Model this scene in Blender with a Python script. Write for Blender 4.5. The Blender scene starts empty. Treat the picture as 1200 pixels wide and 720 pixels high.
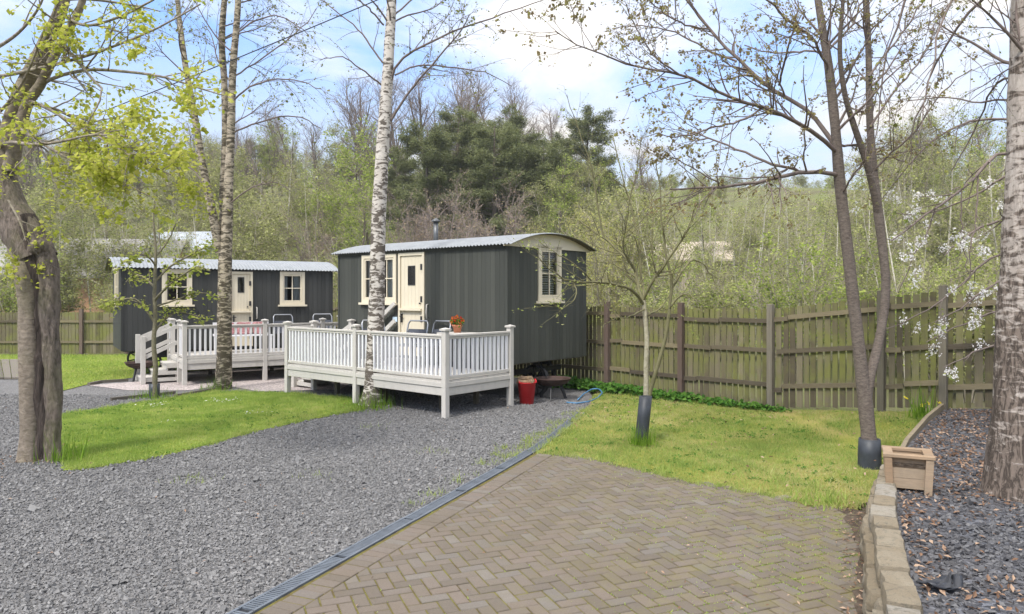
import bpy, bmesh, math, random
import numpy as np
from mathutils import Vector, Matrix

random.seed(7)
rng = np.random.default_rng(7)
SC = bpy.context.scene
COL = SC.collection
R = math.radians

# ------------------------------------------------------------------ camera
CAM_H = 2.0
F, CX, HY = 851.0, 600.0, 345.0          # measured from the photograph: focal length, centre, horizon
cam_d = bpy.data.cameras.new("camera")
cam_d.sensor_width = 36.0
cam_d.lens = F / 1200.0 * 36.0
cam_d.shift_y = -15.0 / 1200.0
cam_d.clip_start = 0.05
cam_d.clip_end = 2000.0
cam = bpy.data.objects.new("camera", cam_d)
COL.objects.link(cam)
cam.location = (0, 0, CAM_H)
cam.rotation_euler = (R(90), 0, 0)
SC.camera = cam

# ------------------------------------------------------------------ world, sun, exposure
SUN_EL, SUN_ROT = 50.0, 215.0            # soft high light from behind the camera, to the left
world = bpy.data.worlds.new("World")
SC.world = world
world.use_nodes = True
wn = world.node_tree
wn.nodes.clear()
def wnode(t, **k):
    n = wn.nodes.new(t)
    for a, v in k.items():
        setattr(n, a, v)
    return n
w_out = wnode("ShaderNodeOutputWorld")
w_bg = wnode("ShaderNodeBackground")
w_bg.inputs["Strength"].default_value = 0.112
w_sky = wnode("ShaderNodeTexSky", sky_type='NISHITA', sun_disc=False)
w_sky.sun_elevation = R(SUN_EL)
w_sky.sun_rotation = R(SUN_ROT)
w_sky.air_density = 1.0
w_sky.dust_density = 0.6
w_sky.ozone_density = 1.5
w_tc = wnode("ShaderNodeTexCoord")
w_sep = wnode("ShaderNodeSeparateXYZ")
wn.links.new(w_tc.outputs["Generated"], w_sep.inputs[0])
# clouds lie on a flat layer overhead: direction divided by its height
w_zm = wnode("ShaderNodeMath", operation='MAXIMUM'); w_zm.inputs[1].default_value = 0.0
wn.links.new(w_sep.outputs["Z"], w_zm.inputs[0])
w_za = wnode("ShaderNodeMath", operation='ADD'); w_za.inputs[1].default_value = 0.16
wn.links.new(w_zm.outputs[0], w_za.inputs[0])
w_dx = wnode("ShaderNodeMath", operation='DIVIDE')
w_dy = wnode("ShaderNodeMath", operation='DIVIDE')
wn.links.new(w_sep.outputs["X"], w_dx.inputs[0]); wn.links.new(w_za.outputs[0], w_dx.inputs[1])
wn.links.new(w_sep.outputs["Y"], w_dy.inputs[0]); wn.links.new(w_za.outputs[0], w_dy.inputs[1])
w_cmb = wnode("ShaderNodeCombineXYZ")
wn.links.new(w_dx.outputs[0], w_cmb.inputs[0]); wn.links.new(w_dy.outputs[0], w_cmb.inputs[1])
w_n1 = wnode("ShaderNodeTexNoise"); w_n1.inputs["Scale"].default_value = 1.05
w_n1.inputs["Detail"].default_value = 9.0; w_n1.inputs["Roughness"].default_value = 0.56
w_n1.inputs["Distortion"].default_value = 0.25
w_map = wnode("ShaderNodeMapping"); w_map.inputs["Location"].default_value = (3.3, 1.2, 0.0)
wn.links.new(w_cmb.outputs[0], w_map.inputs[0]); wn.links.new(w_map.outputs[0], w_n1.inputs["Vector"])
w_ramp = wnode("ShaderNodeValToRGB")
w_ramp.color_ramp.elements[0].position = 0.40; w_ramp.color_ramp.elements[0].color = (0.04, 0.04, 0.04, 1)
w_ramp.color_ramp.elements[1].position = 0.62; w_ramp.color_ramp.elements[1].color = (1, 1, 1, 1)
wn.links.new(w_n1.outputs["Fac"], w_ramp.inputs[0])
# cloud banks close up towards the horizon
w_hz = wnode("ShaderNodeMapRange"); w_hz.inputs["From Min"].default_value = 0.04; w_hz.inputs["From Max"].default_value = 0.34
w_hz.inputs["To Min"].default_value = 0.95; w_hz.inputs["To Max"].default_value = 0.0
wn.links.new(w_sep.outputs["Z"], w_hz.inputs[0])
# added cloud cover overhead, out of view, to make the ambient light neutral
w_top = wnode("ShaderNodeMapRange"); w_top.inputs["From Min"].default_value = 0.42; w_top.inputs["From Max"].default_value = 0.70
w_top.inputs["To Min"].default_value = 0.0; w_top.inputs["To Max"].default_value = 0.92
wn.links.new(w_sep.outputs["Z"], w_top.inputs[0])
w_mt = wnode("ShaderNodeMath", operation='MAXIMUM')
wn.links.new(w_hz.outputs[0], w_mt.inputs[0]); wn.links.new(w_top.outputs[0], w_mt.inputs[1])
w_mx = wnode("ShaderNodeMath", operation='MAXIMUM')
wn.links.new(w_ramp.outputs[0], w_mx.inputs[0]); wn.links.new(w_mt.outputs[0], w_mx.inputs[1])
w_mix = wnode("ShaderNodeMix", data_type='RGBA')
wn.links.new(w_mx.outputs[0], w_mix.inputs["Factor"])
w_gain = wnode("ShaderNodeMix", data_type='RGBA', blend_type='MULTIPLY')
w_gain.inputs["Factor"].default_value = 1.0
w_gain.inputs["B"].default_value = (0.95, 1.14, 1.40, 1)
wn.links.new(w_sky.outputs[0], w_gain.inputs["A"])
wn.links.new(w_gain.outputs["Result"], w_mix.inputs["A"])
w_mix.inputs["B"].default_value = (5.6, 5.4, 5.15, 1)
# sky dimmed low down and boosted overhead, added to lift the ambient light
w_lift = wnode("ShaderNodeMapRange"); w_lift.inputs["From Min"].default_value = 0.10; w_lift.inputs["From Max"].default_value = 0.85
w_lift.inputs["To Min"].default_value = 0.64; w_lift.inputs["To Max"].default_value = 2.0
wn.links.new(w_sep.outputs["Z"], w_lift.inputs[0])
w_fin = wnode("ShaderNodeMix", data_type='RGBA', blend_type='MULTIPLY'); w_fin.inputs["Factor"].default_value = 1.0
wn.links.new(w_mix.outputs["Result"], w_fin.inputs["A"]); wn.links.new(w_lift.outputs[0], w_fin.inputs["B"])
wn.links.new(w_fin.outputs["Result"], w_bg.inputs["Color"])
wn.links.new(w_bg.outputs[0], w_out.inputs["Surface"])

sun_d = bpy.data.lights.new("sun", 'SUN')
sun_d.energy = 2.0
sun_d.angle = R(10)
sun_d.color = (1.0, 0.96, 0.9)
sun = bpy.data.objects.new("sun", sun_d)
COL.objects.link(sun)
_az = R(SUN_ROT)
_d = Vector((math.sin(_az) * math.cos(R(SUN_EL)), math.cos(_az) * math.cos(R(SUN_EL)), math.sin(R(SUN_EL))))
sun.rotation_euler = _d.to_track_quat('Z', 'Y').to_euler()

SC.view_settings.view_transform = 'Standard'
SC.view_settings.look = 'None'
SC.view_settings.exposure = 1.03
SC.view_settings.gamma = 1.0
SC.view_settings.use_curve_mapping = False
SC.render.engine = 'CYCLES'
cy = SC.cycles
cy.use_adaptive_sampling = True
cy.adaptive_threshold = 0.015
cy.use_denoising = True
cy.max_bounces = 6
cy.diffuse_bounces = 3
cy.glossy_bounces = 2
cy.transmission_bounces = 4
cy.transparent_max_bounces = 8
cy.caustics_reflective = False
cy.caustics_refractive = False

# ------------------------------------------------------------------ measuring helpers
def G(px, py, z=0.0):
    Y = F * (CAM_H - z) / (py - HY)
    return ((px - CX) / F * Y, Y, z)
def P(px, py, Y):
    return ((px - CX) / F * Y, Y, CAM_H - (py - HY) / F * Y)
def sstep(a, b, x):
    t = np.clip((np.asarray(x, float) - a) / (b - a), 0, 1)
    return t * t * (3 - 2 * t)
def lawn_z(x, y):
    return 0.16 * np.maximum(0, np.asarray(x, float) - 4.55) * sstep(6.5, 9.0, y)

# ------------------------------------------------------------------ object helpers
def tag(o, label=None, cat=None, group=None, kind=None):
    if label: o["label"] = label
    if cat: o["category"] = cat
    if group: o["group"] = group
    if kind: o["kind"] = kind
    return o
def empty(name, loc=(0, 0, 0), rz=0.0):
    o = bpy.data.objects.new(name, None)
    o.empty_display_size = 0.2
    COL.objects.link(o)
    o.location = loc
    o.rotation_euler = (0, 0, rz)
    return o
KIDS = {}
def link(name, me, parent=None):
    o = bpy.data.objects.new(name, me)
    COL.objects.link(o)
    if parent is not None:
        o.parent = parent
        KIDS.setdefault(parent.name, []).append(o)
    return o
def copy_tree(o, parent=None):
    c = o.copy()
    COL.objects.link(c)
    if parent is not None:
        c.parent = parent
        KIDS.setdefault(parent.name, []).append(c)
    for ch in list(KIDS.get(o.name, [])):
        copy_tree(ch, c)
    return c

class MB:
    """collects verts and polygons (numpy) and builds one mesh"""
    def __init__(self):
        self.v = []; self.q = []; self.n = 0; self.attr = []
    def add(self, V, Fc, a=None):
        V = np.asarray(V, float).reshape(-1, 3)
        Fc = np.asarray(Fc, int)
        self.v.append(V); self.q.append(Fc + self.n); self.n += len(V)
        self.attr.append(np.full(len(V), -1.0) if a is None else np.broadcast_to(np.asarray(a, float), (len(V),)))
        return self
    def box(self, c, s, rz=0.0, M=None, a=None):
        c = np.asarray(c, float); h = np.asarray(s, float) / 2
        V = np.array([[x, y, z] for x in (-1, 1) for y in (-1, 1) for z in (-1, 1)], float) * h
        if M is not None:
            V = V @ np.asarray(M, float).T
        elif rz:
            ca, sa = math.cos(rz), math.sin(rz)
            V = V @ np.array([[ca, -sa, 0], [sa, ca, 0], [0, 0, 1]]).T
        return self.add(V + c, [[0, 1, 3, 2], [4, 6, 7, 5], [0, 4, 5, 1], [2, 3, 7, 6], [0, 2, 6, 4], [1, 5, 7, 3]], a)
    def span(self, x0, x1, y0, y1, z0, z1, a=None):
        return self.box(((x0 + x1) / 2, (y0 + y1) / 2, (z0 + z1) / 2), (x1 - x0, y1 - y0, z1 - z0), a=a)
    def bar(self, p, q, w, h, up=(0, 0, 1), a=None):
        p = np.asarray(p, float); q = np.asarray(q, float)
        d = q - p; L = np.linalg.norm(d); d /= L
        s = np.cross(d, up); s /= np.linalg.norm(s)
        u = np.cross(s, d)
        return self.box((p + q) / 2, (L, w, h), M=np.array([d, s, u]).T, a=a)
    def tube(self, pts, r, k=8, cap=True, a=None):
        pts = np.asarray(pts, float); n = len(pts)
        r = np.broadcast_to(np.asarray(r, float), (n,))
        T = np.gradient(pts, axis=0); T /= np.linalg.norm(T, axis=1)[:, None] + 1e-9
        ref = np.array([0, 0, 1.0]) if abs(T[0, 2]) < 0.8 else np.array([1.0, 0, 0])
        ang = np.arange(k) / k * 2 * math.pi
        V = np.zeros((n, k, 3)); u = np.cross(T[0], ref); u /= np.linalg.norm(u)
        for i in range(n):
            u = u - T[i] * np.dot(u, T[i]); u /= np.linalg.norm(u) + 1e-9
            w = np.cross(T[i], u)
            V[i] = pts[i] + r[i] * (np.cos(ang)[:, None] * u + np.sin(ang)[:, None] * w)
        i, j = np.meshgrid(np.arange(n - 1), np.arange(k), indexing='ij')
        jn = (j + 1) % k
        Q = np.stack([i * k + j, i * k + jn, (i + 1) * k + jn, (i + 1) * k + j], -1).reshape(-1, 4)
        self.add(V.reshape(-1, 3), Q, a)
        if cap:
            c0 = self.n
            self.add(np.vstack([pts[0], pts[-1]]), np.zeros((0, 3), int), a)
            b = c0 - n * k
            tri = [[b + (x + 1) % k, b + x, c0] for x in range(k)] + [[b + (n - 1) * k + x, b + (n - 1) * k + (x + 1) % k, c0 + 1] for x in range(k)]
            self.q.append(np.array(tri))
        return self
    def lathe(self, prof, c=(0, 0, 0), k=20, a=None):
        prof = np.asarray(prof, float); n = len(prof)
        ang = np.arange(k) / k * 2 * math.pi
        V = np.stack([prof[:, None, 0] * np.cos(ang), prof[:, None, 0] * np.sin(ang), np.repeat(prof[:, None, 1], k, 1)], -1) + np.asarray(c, float)
        i, j = np.meshgrid(np.arange(n - 1), np.arange(k), indexing='ij')
        jn = (j + 1) % k
        Q = np.stack([i * k + j, i * k + jn, (i + 1) * k + jn, (i + 1) * k + j], -1).reshape(-1, 4)
        return self.add(V.reshape(-1, 3), Q, a)
    def mesh(self, name, m, smooth=False):
        V = np.vstack(self.v) if self.v else np.zeros((0, 3))
        me = bpy.data.meshes.new(name)
        qs = [q for q in self.q if len(q)]
        tot = sum(len(q) for q in qs)
        loops = np.concatenate([q.ravel() for q in qs])
        sizes = np.concatenate([np.full(len(q), q.shape[1]) for q in qs])
        starts = np.concatenate([[0], np.cumsum(sizes)[:-1]])
        me.vertices.add(len(V)); me.vertices.foreach_set("co", V.astype(np.float32).ravel())
        me.loops.add(len(loops)); me.loops.foreach_set("vertex_index", loops.astype(np.int32))
        me.polygons.add(tot)
        me.polygons.foreach_set("loop_start", starts.astype(np.int32))
        me.polygons.foreach_set("loop_total", sizes.astype(np.int32))
        me.polygons.foreach_set("use_smooth", np.full(tot, bool(smooth)))
        at = np.concatenate(self.attr)
        if (at >= 0).any():
            A = me.attributes.new("tone", 'FLOAT', 'POINT')
            A.data.foreach_set("value", at.astype(np.float32))
        me.materials.append(m)
        me.update(calc_edges=True)
        return me
    def build(self, name, m, parent=None, smooth=False, bevel=0.0):
        o = link(name, self.mesh(name, m, smooth), parent)
        if bevel:
            b = o.modifiers.new("bevel", 'BEVEL'); b.width = bevel; b.segments = 1; b.limit_method = 'ANGLE'
        return o

_LAT = np.random.default_rng(5).random((256, 256))
def vnoise(x, y, f):
    """smooth lattice noise, f cells per metre"""
    x = np.asarray(x, float) * f + 91.3; y = np.asarray(y, float) * f + 37.7
    i = np.floor(x).astype(int); j = np.floor(y).astype(int); u = x - i; v = y - j
    u = u * u * (3 - 2 * u); v = v * v * (3 - 2 * v)
    L = lambda a, b: _LAT[a % 256, b % 256]
    return (L(i, j) * (1 - u) + L(i + 1, j) * u) * (1 - v) + (L(i, j + 1) * (1 - u) + L(i + 1, j + 1) * u) * v
def localise(mbs, o):
    for b in mbs:
        b.v = [v - np.asarray(o) for v in b.v]

# ------------------------------------------------------------------ materials
class NT:
    def __init__(self, name):
        self.m = bpy.data.materials.new(name)
        self.m.use_nodes = True
        self.t = self.m.node_tree
        self.b = self.t.nodes["Principled BSDF"]
        self.out = self.t.nodes["Material Output"]
    def n(self, t, **k):
        x = self.t.nodes.new(t)
        for a, v in k.items():
            if a.startswith("i_"):
                x.inputs[a[2:]].default_value = v
            else:
                setattr(x, a, v)
        return x
    def l(self, a, b):
        self.t.links.new(a, b)
    def noise(self, vec, scale, detail=4, rough=0.55, dist=0.0):
        x = self.n("ShaderNodeTexNoise")
        x.inputs["Scale"].default_value = scale; x.inputs["Detail"].default_value = detail
        x.inputs["Roughness"].default_value = rough; x.inputs["Distortion"].default_value = dist
        if vec is not None: self.l(vec, x.inputs["Vector"])
        return x.outputs["Fac"]
    def ramp(self, fac, stops):
        x = self.n("ShaderNodeValToRGB")
        e = x.color_ramp.elements
        while len(e) < len(stops): e.new(0.5)
        for k, (p, c) in enumerate(stops):
            e[k].position = p
            e[k].color = (c, c, c, 1) if isinstance(c, (int, float)) else (*c, 1)
        self.l(fac, x.inputs[0])
        return x.outputs[0]
    def mix(self, fac, a, b, blend='MIX'):
        x = self.n("ShaderNodeMix", data_type='RGBA', blend_type=blend)
        for s, v in (("Factor", fac), ("A", a), ("B", b)):
            if isinstance(v, (int, float)): 
                x.inputs[s].default_value = v if s == "Factor" else (v, v, v, 1)
            elif isinstance(v, tuple): x.inputs[s].default_value = (*v, 1)
            else: self.l(v, x.inputs[s])
        return x.outputs["Result"]
    def coord(self, kind="Object", scale=None):
        tc = self.n("ShaderNodeTexCoord")
        o = tc.outputs[kind]
        if scale is not None:
            mp = self.n("ShaderNodeMapping"); mp.inputs["Scale"].default_value = scale
            self.l(o, mp.inputs[0]); o = mp.outputs[0]
        return o
    def pos(self, scale=None):
        o = self.n("ShaderNodeNewGeometry").outputs["Position"]
        if scale is not None:
            mp = self.n("ShaderNodeMapping"); mp.inputs["Scale"].default_value = scale
            self.l(o, mp.inputs[0]); o = mp.outputs[0]
        return o
    def tone(self):
        return self.n("ShaderNodeAttribute", attribute_name="tone").outputs["Fac"]
    def color(self, c):
        if isinstance(c, tuple): self.b.inputs["Base Color"].default_value = (*c, 1)
        else: self.l(c, self.b.inputs["Base Color"])
    def bump(self, h, strength=0.4, dist=0.01):
        x = self.n("ShaderNodeBump"); x.inputs["Strength"].default_value = strength; x.inputs["Distance"].default_value = dist
        self.l(h, x.inputs["Height"]); self.l(x.outputs[0], self.b.inputs["Normal"])
    def rough(self, v): self.b.inputs["Roughness"].default_value = v
    def spec(self, v): self.b.inputs["Specular IOR Level"].default_value = v

def plain(name, c, rough=0.6, var=0.12, scale=6.0, metal=0.0, spec=0.4, bump=0.0):
    t = NT(name)
    f = t.noise(t.pos(), scale, 5)
    d = tuple(x * (1 - var) for x in c); e = tuple(min(1, x * (1 + var)) for x in c)
    t.color(t.ramp(f, [(0.3, d), (0.7, e)]))
    t.rough(rough); t.spec(spec); t.b.inputs["Metallic"].default_value = metal
    if bump: t.bump(t.noise(t.pos(), scale * 8, 4), bump, 0.005)
    return t.m

def leafy(name, c1, c2, c3=None, trans=0.35):
    """leaf colours vary leaf by leaf (the tone attribute)"""
    t = NT(name)
    col = t.ramp(t.tone(), [(0.0, c1), (0.55, c2), (1.0, c3 or c2)])
    dif = t.n("ShaderNodeBsdfDiffuse"); t.l(col, dif.inputs["Color"])
    tr = t.n("ShaderNodeBsdfTranslucent"); t.l(col, tr.inputs["Color"])
    mx = t.n("ShaderNodeMixShader"); mx.inputs[0].default_value = trans
    t.l(dif.outputs[0], mx.inputs[1]); t.l(tr.outputs[0], mx.inputs[2])
    t.l(mx.outputs[0], t.out.inputs["Surface"])
    return t.m

M = {}
# --- ground
def gravel_mat(name, lo, hi, scale, warm=None, bump=0.8):
    t = NT(name)
    p = t.pos()
    v = t.n("ShaderNodeTexVoronoi"); v.inputs["Scale"].default_value = scale; t.l(p, v.inputs["Vector"])
    sep = t.n("ShaderNodeSeparateColor"); t.l(v.outputs["Color"], sep.inputs[0])
    c = t.ramp(sep.outputs[0], [(0.0, lo), (0.75, hi), (1.0, tuple(min(1, x * 1.5) for x in hi))])
    c = t.mix(t.ramp(t.noise(p, 1.3, 5), [(0.35, 0.0), (0.75, 0.35)]), c, warm or tuple(x * 1.15 for x in hi))
    t.color(c); t.rough(0.75); t.spec(0.25)
    t.bump(t.ramp(v.outputs["Distance"], [(0.0, 1.0), (0.7, 0.0)]), bump, 0.02)
    return t.m
M["gravel"] = gravel_mat("gravel", (0.075, 0.073, 0.072), (0.185, 0.18, 0.178), 56)
M["pink_gravel"] = gravel_mat("pink gravel", (0.22, 0.19, 0.18), (0.46, 0.40, 0.38), 45)
M["bed_gravel"] = gravel_mat("slate chippings", (0.035, 0.037, 0.044), (0.10, 0.105, 0.12), 30, warm=(0.10, 0.075, 0.055))
def stone_mat(name, stops, rough=0.7):
    t = NT(name)
    c = t.ramp(t.tone(), stops)
    c = t.mix(0.35, c, t.ramp(t.noise(t.pos(), 160, 3), [(0.3, 0.3), (0.7, 1.0)]), 'MULTIPLY')
    t.color(c); t.rough(rough); t.spec(0.3)
    return t.m
M["stones"] = stone_mat("gravel stones", [(0.0, (0.12, 0.118, 0.117)), (0.5, (0.185, 0.182, 0.18)), (0.93, (0.255, 0.25, 0.245)), (1.0, (0.42, 0.395, 0.35))])
M["slate"] = stone_mat("slate chips", [(0.0, (0.045, 0.044, 0.047)), (0.5, (0.095, 0.094, 0.099)), (0.95, (0.16, 0.158, 0.16)), (1.0, (0.26, 0.23, 0.19))], 0.55)
def lawn_mat(name, g1, g2, dry, soil_amt):
    t = NT(name)
    p = t.pos()
    big = t.noise(p, 0.9, 5, 0.6)
    fine = t.noise(t.pos((1, 1, 1)), 38, 6, 0.7)
    c = t.mix(t.ramp(fine, [(0.3, 0.0), (0.7, 1.0)]), g1, g2)
    c = t.mix(t.ramp(big, [(0.42, 0.0), (0.72, soil_amt)]), c, dry)
    t.color(c); t.rough(0.9); t.spec(0.1)
    t.bump(fine, 0.8, 0.03)
    return t.m
M["lawn_right"] = lawn_mat("lawn right", (0.15, 0.16, 0.03), (0.28, 0.28, 0.06), (0.34, 0.27, 0.12), 0.9)
M["lawn_left"] = lawn_mat("lawn left", (0.15, 0.21, 0.025), (0.26, 0.33, 0.045), (0.30, 0.28, 0.08), 0.5)
t = NT("woodland floor")
c = t.mix(t.ramp(t.noise(t.pos(), 0.25, 6, 0.65), [(0.35, 0.0), (0.65, 1.0)]), (0.13, 0.12, 0.07), (0.17, 0.20, 0.07))
c = t.mix(t.ramp(t.noise(t.pos(), 3.0, 6, 0.7), [(0.4, 0.0), (0.7, 0.7)]), c, (0.16, 0.14, 0.085))
t.color(c); t.rough(0.95); t.spec(0.1); t.bump(t.noise(t.pos(), 2.0, 6, 0.7), 1.0, 0.3)
M["ground"] = t.m
# paving
t = NT("paving bricks")
c = t.ramp(t.tone(), [(0.0, (0.128, 0.108, 0.088)), (0.35, (0.152, 0.128, 0.105)), (0.7, (0.164, 0.134, 0.111)), (0.92, (0.150, 0.134, 0.118)), (1.0, (0.185, 0.164, 0.14))])
c = t.mix(0.5, c, t.ramp(t.noise(t.pos(), 90, 6, 0.75), [(0.3, 0.55), (0.7, 1.15)]), 'MULTIPLY')
dirt = t.ramp(t.noise(t.pos(), 1.1, 6, 0.65), [(0.45, 0.0), (0.75, 0.55)])
c = t.mix(dirt, c, (0.115, 0.092, 0.06))
mossp = t.n("ShaderNodeSeparateXYZ"); t.l(t.pos(), mossp.inputs[0])
right = t.ramp(t.n("ShaderNodeMapRange").outputs[0], [(0, 0.0), (1, 1.0)])
mr = right.node.inputs[0].links[0].from_node
mr.inputs["From Min"].default_value = -0.5; mr.inputs["From Max"].default_value = 2.6
t.l(mossp.outputs["X"], mr.inputs[0])
mo = t.ramp(t.noise(t.pos(), 5.0, 8, 0.78), [(0.46, 0.0), (0.62, 1.0)])
mo = t.mix(1.0, mo, right, 'MULTIPLY')
c = t.mix(t.mix(1.0, mo, (0.6, 0.6, 0.6), 'MULTIPLY'), c, (0.17, 0.155, 0.04))
t.color(c); t.rough(0.85); t.spec(0.2); t.bump(t.noise(t.pos(), 120, 6, 0.7), 0.5, 0.004)
M["brick"] = t.m
t = NT("paving joints")
c = t.mix(t.ramp(t.noise(t.pos(), 9.0, 6, 0.7), [(0.35, 0.0), (0.65, 1.0)]), (0.09, 0.066, 0.034), (0.155, 0.145, 0.04))
t.color(c); t.rough(0.95); t.spec(0.1); t.bump(t.noise(t.pos(), 60, 5), 0.8, 0.01)
M["joints"] = t.m
t = NT("dark soil")
c = t.ramp(t.noise(t.pos(), 14.0, 7, 0.7), [(0.3, (0.05, 0.038, 0.028)), (0.6, (0.11, 0.085, 0.065)), (0.75, (0.17, 0.13, 0.10))])
t.color(c); t.rough(0.95); t.spec(0.1); t.bump(t.noise(t.pos(), 40, 6), 0.9, 0.02)
M["soil"] = t.m
M["drain"] = plain("drain grating", (0.105, 0.12, 0.14), 0.5, 0.2, 9, spec=0.4)
M["drain_dark"] = plain("drain slot", (0.03, 0.033, 0.04), 0.8)

# --- stone, timber, paint, metal
t = NT("sandstone")
c = t.ramp(t.tone(), [(0.0, (0.28, 0.23, 0.16)), (0.5, (0.37, 0.325, 0.25)), (1.0, (0.37, 0.345, 0.30))])
c = t.mix(t.ramp(t.noise(t.pos(), 6, 6, 0.7), [(0.4, 0.0), (0.7, 0.75)]), c, (0.26, 0.21, 0.14))
c = t.mix(t.ramp(t.noise(t.pos(), 22, 6, 0.7), [(0.52, 0.0), (0.70, 0.75)]), c, (0.14, 0.135, 0.11))
c = t.mix(0.5, c, t.ramp(t.noise(t.pos(), 130, 6, 0.75), [(0.3, 0.6), (0.7, 1.2)]), 'MULTIPLY')
t.color(c); t.rough(0.95); t.spec(0.1); t.bump(t.noise(t.pos(), 60, 8, 0.8), 1.0, 0.02)
M["sandstone"] = t.m

def wood_mat(name, stops, grain=(70, 70, 2.2), stain=None, bump=0.4, rough=0.8):
    t = NT(name)
    g = t.noise(t.pos(grain), 1.0, 6, 0.65)
    c = t.ramp(t.tone(), stops)
    c = t.mix(0.65, c, t.ramp(g, [(0.25, 0.6), (0.75, 1.25)]), 'MULTIPLY')
    if stain:
        c = t.mix(t.ramp(t.noise(t.pos(), stain[1], 6, 0.65), [(stain[2], 0.0), (stain[3], stain[4])]), c, stain[0])
    t.color(c); t.rough(rough); t.spec(0.2); t.bump(g, bump, 0.006)
    return t.m
M["fence"] = wood_mat("fence boards", [(0, (0.090, 0.074, 0.048)), (0.5, (0.142, 0.122, 0.077)), (1, (0.205, 0.178, 0.115))],
                      stain=((0.160, 0.168, 0.045), 2.0, 0.42, 0.62, 0.85))
M["fence_rail"] = wood_mat("fence rails", [(0, (0.085, 0.07, 0.05)), (1, (0.215, 0.18, 0.11))], grain=(5, 5, 110))
M["post_brown"] = wood_mat("brown posts", [(0, (0.105, 0.075, 0.06)), (1, (0.15, 0.11, 0.09))])
M["post_grey"] = wood_mat("weathered posts", [(0, (0.13, 0.115, 0.085)), (1, (0.18, 0.16, 0.125))])
M["planter"] = wood_mat("weathered planter wood", [(0, (0.27, 0.185, 0.115)), (0.6, (0.35, 0.25, 0.165)), (1, (0.34, 0.275, 0.20))], grain=(7, 7, 150),
                        stain=((0.22, 0.18, 0.13), 7, 0.45, 0.7, 0.6))
M["board"] = wood_mat("grey boards", [(0, (0.105, 0.092, 0.075)), (1, (0.17, 0.15, 0.125))], grain=(20, 60, 60))
M["edging"] = wood_mat("edging board", [(0, (0.20, 0.165, 0.11)), (1, (0.27, 0.22, 0.15))], grain=(9, 9, 120))
def paint_wall(name, c0, c1, streak):
    t = NT(name)
    c = t.ramp(t.tone(), [(0, c0), (1, c1)])
    g = t.noise(t.pos((40, 40, 1.6)), 1.0, 6, 0.7)
    c = t.mix(0.35, c, t.ramp(g, [(0.3, 0.8), (0.7, 1.2)]), 'MULTIPLY')
    c = t.mix(t.ramp(t.noise(t.pos((14, 14, 9)), 2.2, 7, 0.75), [(0.68, 0.0), (0.75, streak * 0.6)]), c, (0.17, 0.17, 0.16))
    t.color(c); t.rough(0.7); t.spec(0.25); t.bump(g, 0.25, 0.004)
    return t.m
M["hut_green"] = paint_wall("dark green grey boards", (0.048, 0.051, 0.044), (0.069, 0.072, 0.062), 0.9)
M["hut_black"] = paint_wall("charcoal boards", (0.037, 0.038, 0.036), (0.053, 0.054, 0.051), 0.8)
def paint(name, c, rough=0.5, dirty=0.25):
    t = NT(name)
    d = tuple(x * 0.72 for x in c)
    cc = t.mix(t.ramp(t.noise(t.pos((3, 3, 1.2)), 2.2, 7, 0.7), [(0.45, 0.0), (0.8, dirty)]), c, d)
    cc = t.mix(t.ramp(t.noise(t.pos((6, 6, 2.0)), 3.0, 8, 0.75), [(0.55, 0.0), (0.78, 0.5 * dirty)]), cc, tuple(x * k for x, k in zip(c, (0.55, 0.58, 0.42))))
    t.color(cc); t.rough(rough); t.spec(0.3)
    return t.m
M["cream"] = paint("cream paint", (0.66, 0.59, 0.45), 0.5, 0.15)
M["greywhite"] = paint("stone grey paint", (0.50, 0.475, 0.435), 0.6, 0.6)
M["white"] = paint("white paint", (0.70, 0.70, 0.71), 0.5, 0.3)
t = NT("galvanised roofing")
c = t.mix(t.ramp(t.noise(t.pos((5, 5, 5)), 1.0, 6, 0.7), [(0.3, 0.0), (0.7, 1.0)]), (0.20, 0.216, 0.228), (0.285, 0.30, 0.315))
c = t.mix(t.ramp(t.noise(t.pos((1.2, 9, 9)), 1.0, 6, 0.7), [(0.55, 0.0), (0.75, 0.45)]), c, (0.24, 0.25, 0.25))
t.color(c); t.rough(0.55); t.b.inputs["Metallic"].default_value = 0.15
M["roof"] = t.m
M["black_metal"] = plain("black iron", (0.02, 0.02, 0.022), 0.55, 0.2, spec=0.5)
M["dark_metal"] = plain("charcoal chair metal", (0.045, 0.05, 0.06), 0.4, 0.15)
M["silver"] = plain("grey metal tube", (0.35, 0.36, 0.38), 0.35, 0.1, metal=0.7)
M["rust"] = plain("rusty iron", (0.05, 0.028, 0.022), 0.75, 0.35, 14)
M["flue"] = plain("flue metal", (0.12, 0.125, 0.13), 0.4, 0.15, metal=0.4)
M["red_rubber"] = plain("red rubber", (0.55, 0.018, 0.022), 0.45, 0.12, 5)
M["terracotta"] = plain("terracotta", (0.52, 0.215, 0.12), 0.8, 0.15, 12)
M["blue_hose"] = plain("blue hose", (0.07, 0.20, 0.36), 0.4, 0.15)
M["black_plastic"] = plain("black plastic", (0.028, 0.03, 0.036), 0.42, 0.2, 8)
M["guard"] = plain("tree guard plastic", (0.035, 0.04, 0.048), 0.5, 0.25, 12)
M["cushion"] = plain("red white cushion", (0.36, 0.17, 0.17), 0.9, 0.6, 30)
M["blue_fabric"] = plain("charcoal mesh fabric", (0.075, 0.082, 0.10), 0.8, 0.1, 20)
M["pale_blue"] = plain("pale blue plaque", (0.50, 0.62, 0.72), 0.5, 0.05)
M["curtain"] = plain("white slatted blind", (0.62, 0.62, 0.60), 0.8, 0.06)
M["interior"] = plain("dim interior boards", (0.10, 0.09, 0.075), 0.9, 0.1)
t = NT("window glass")
tr = t.n("ShaderNodeBsdfTransparent"); tr.inputs[0].default_value = (0.86, 0.90, 0.90, 1)
gl = t.n("ShaderNodeBsdfGlossy"); gl.inputs["Roughness"].default_value = 0.03
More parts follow.
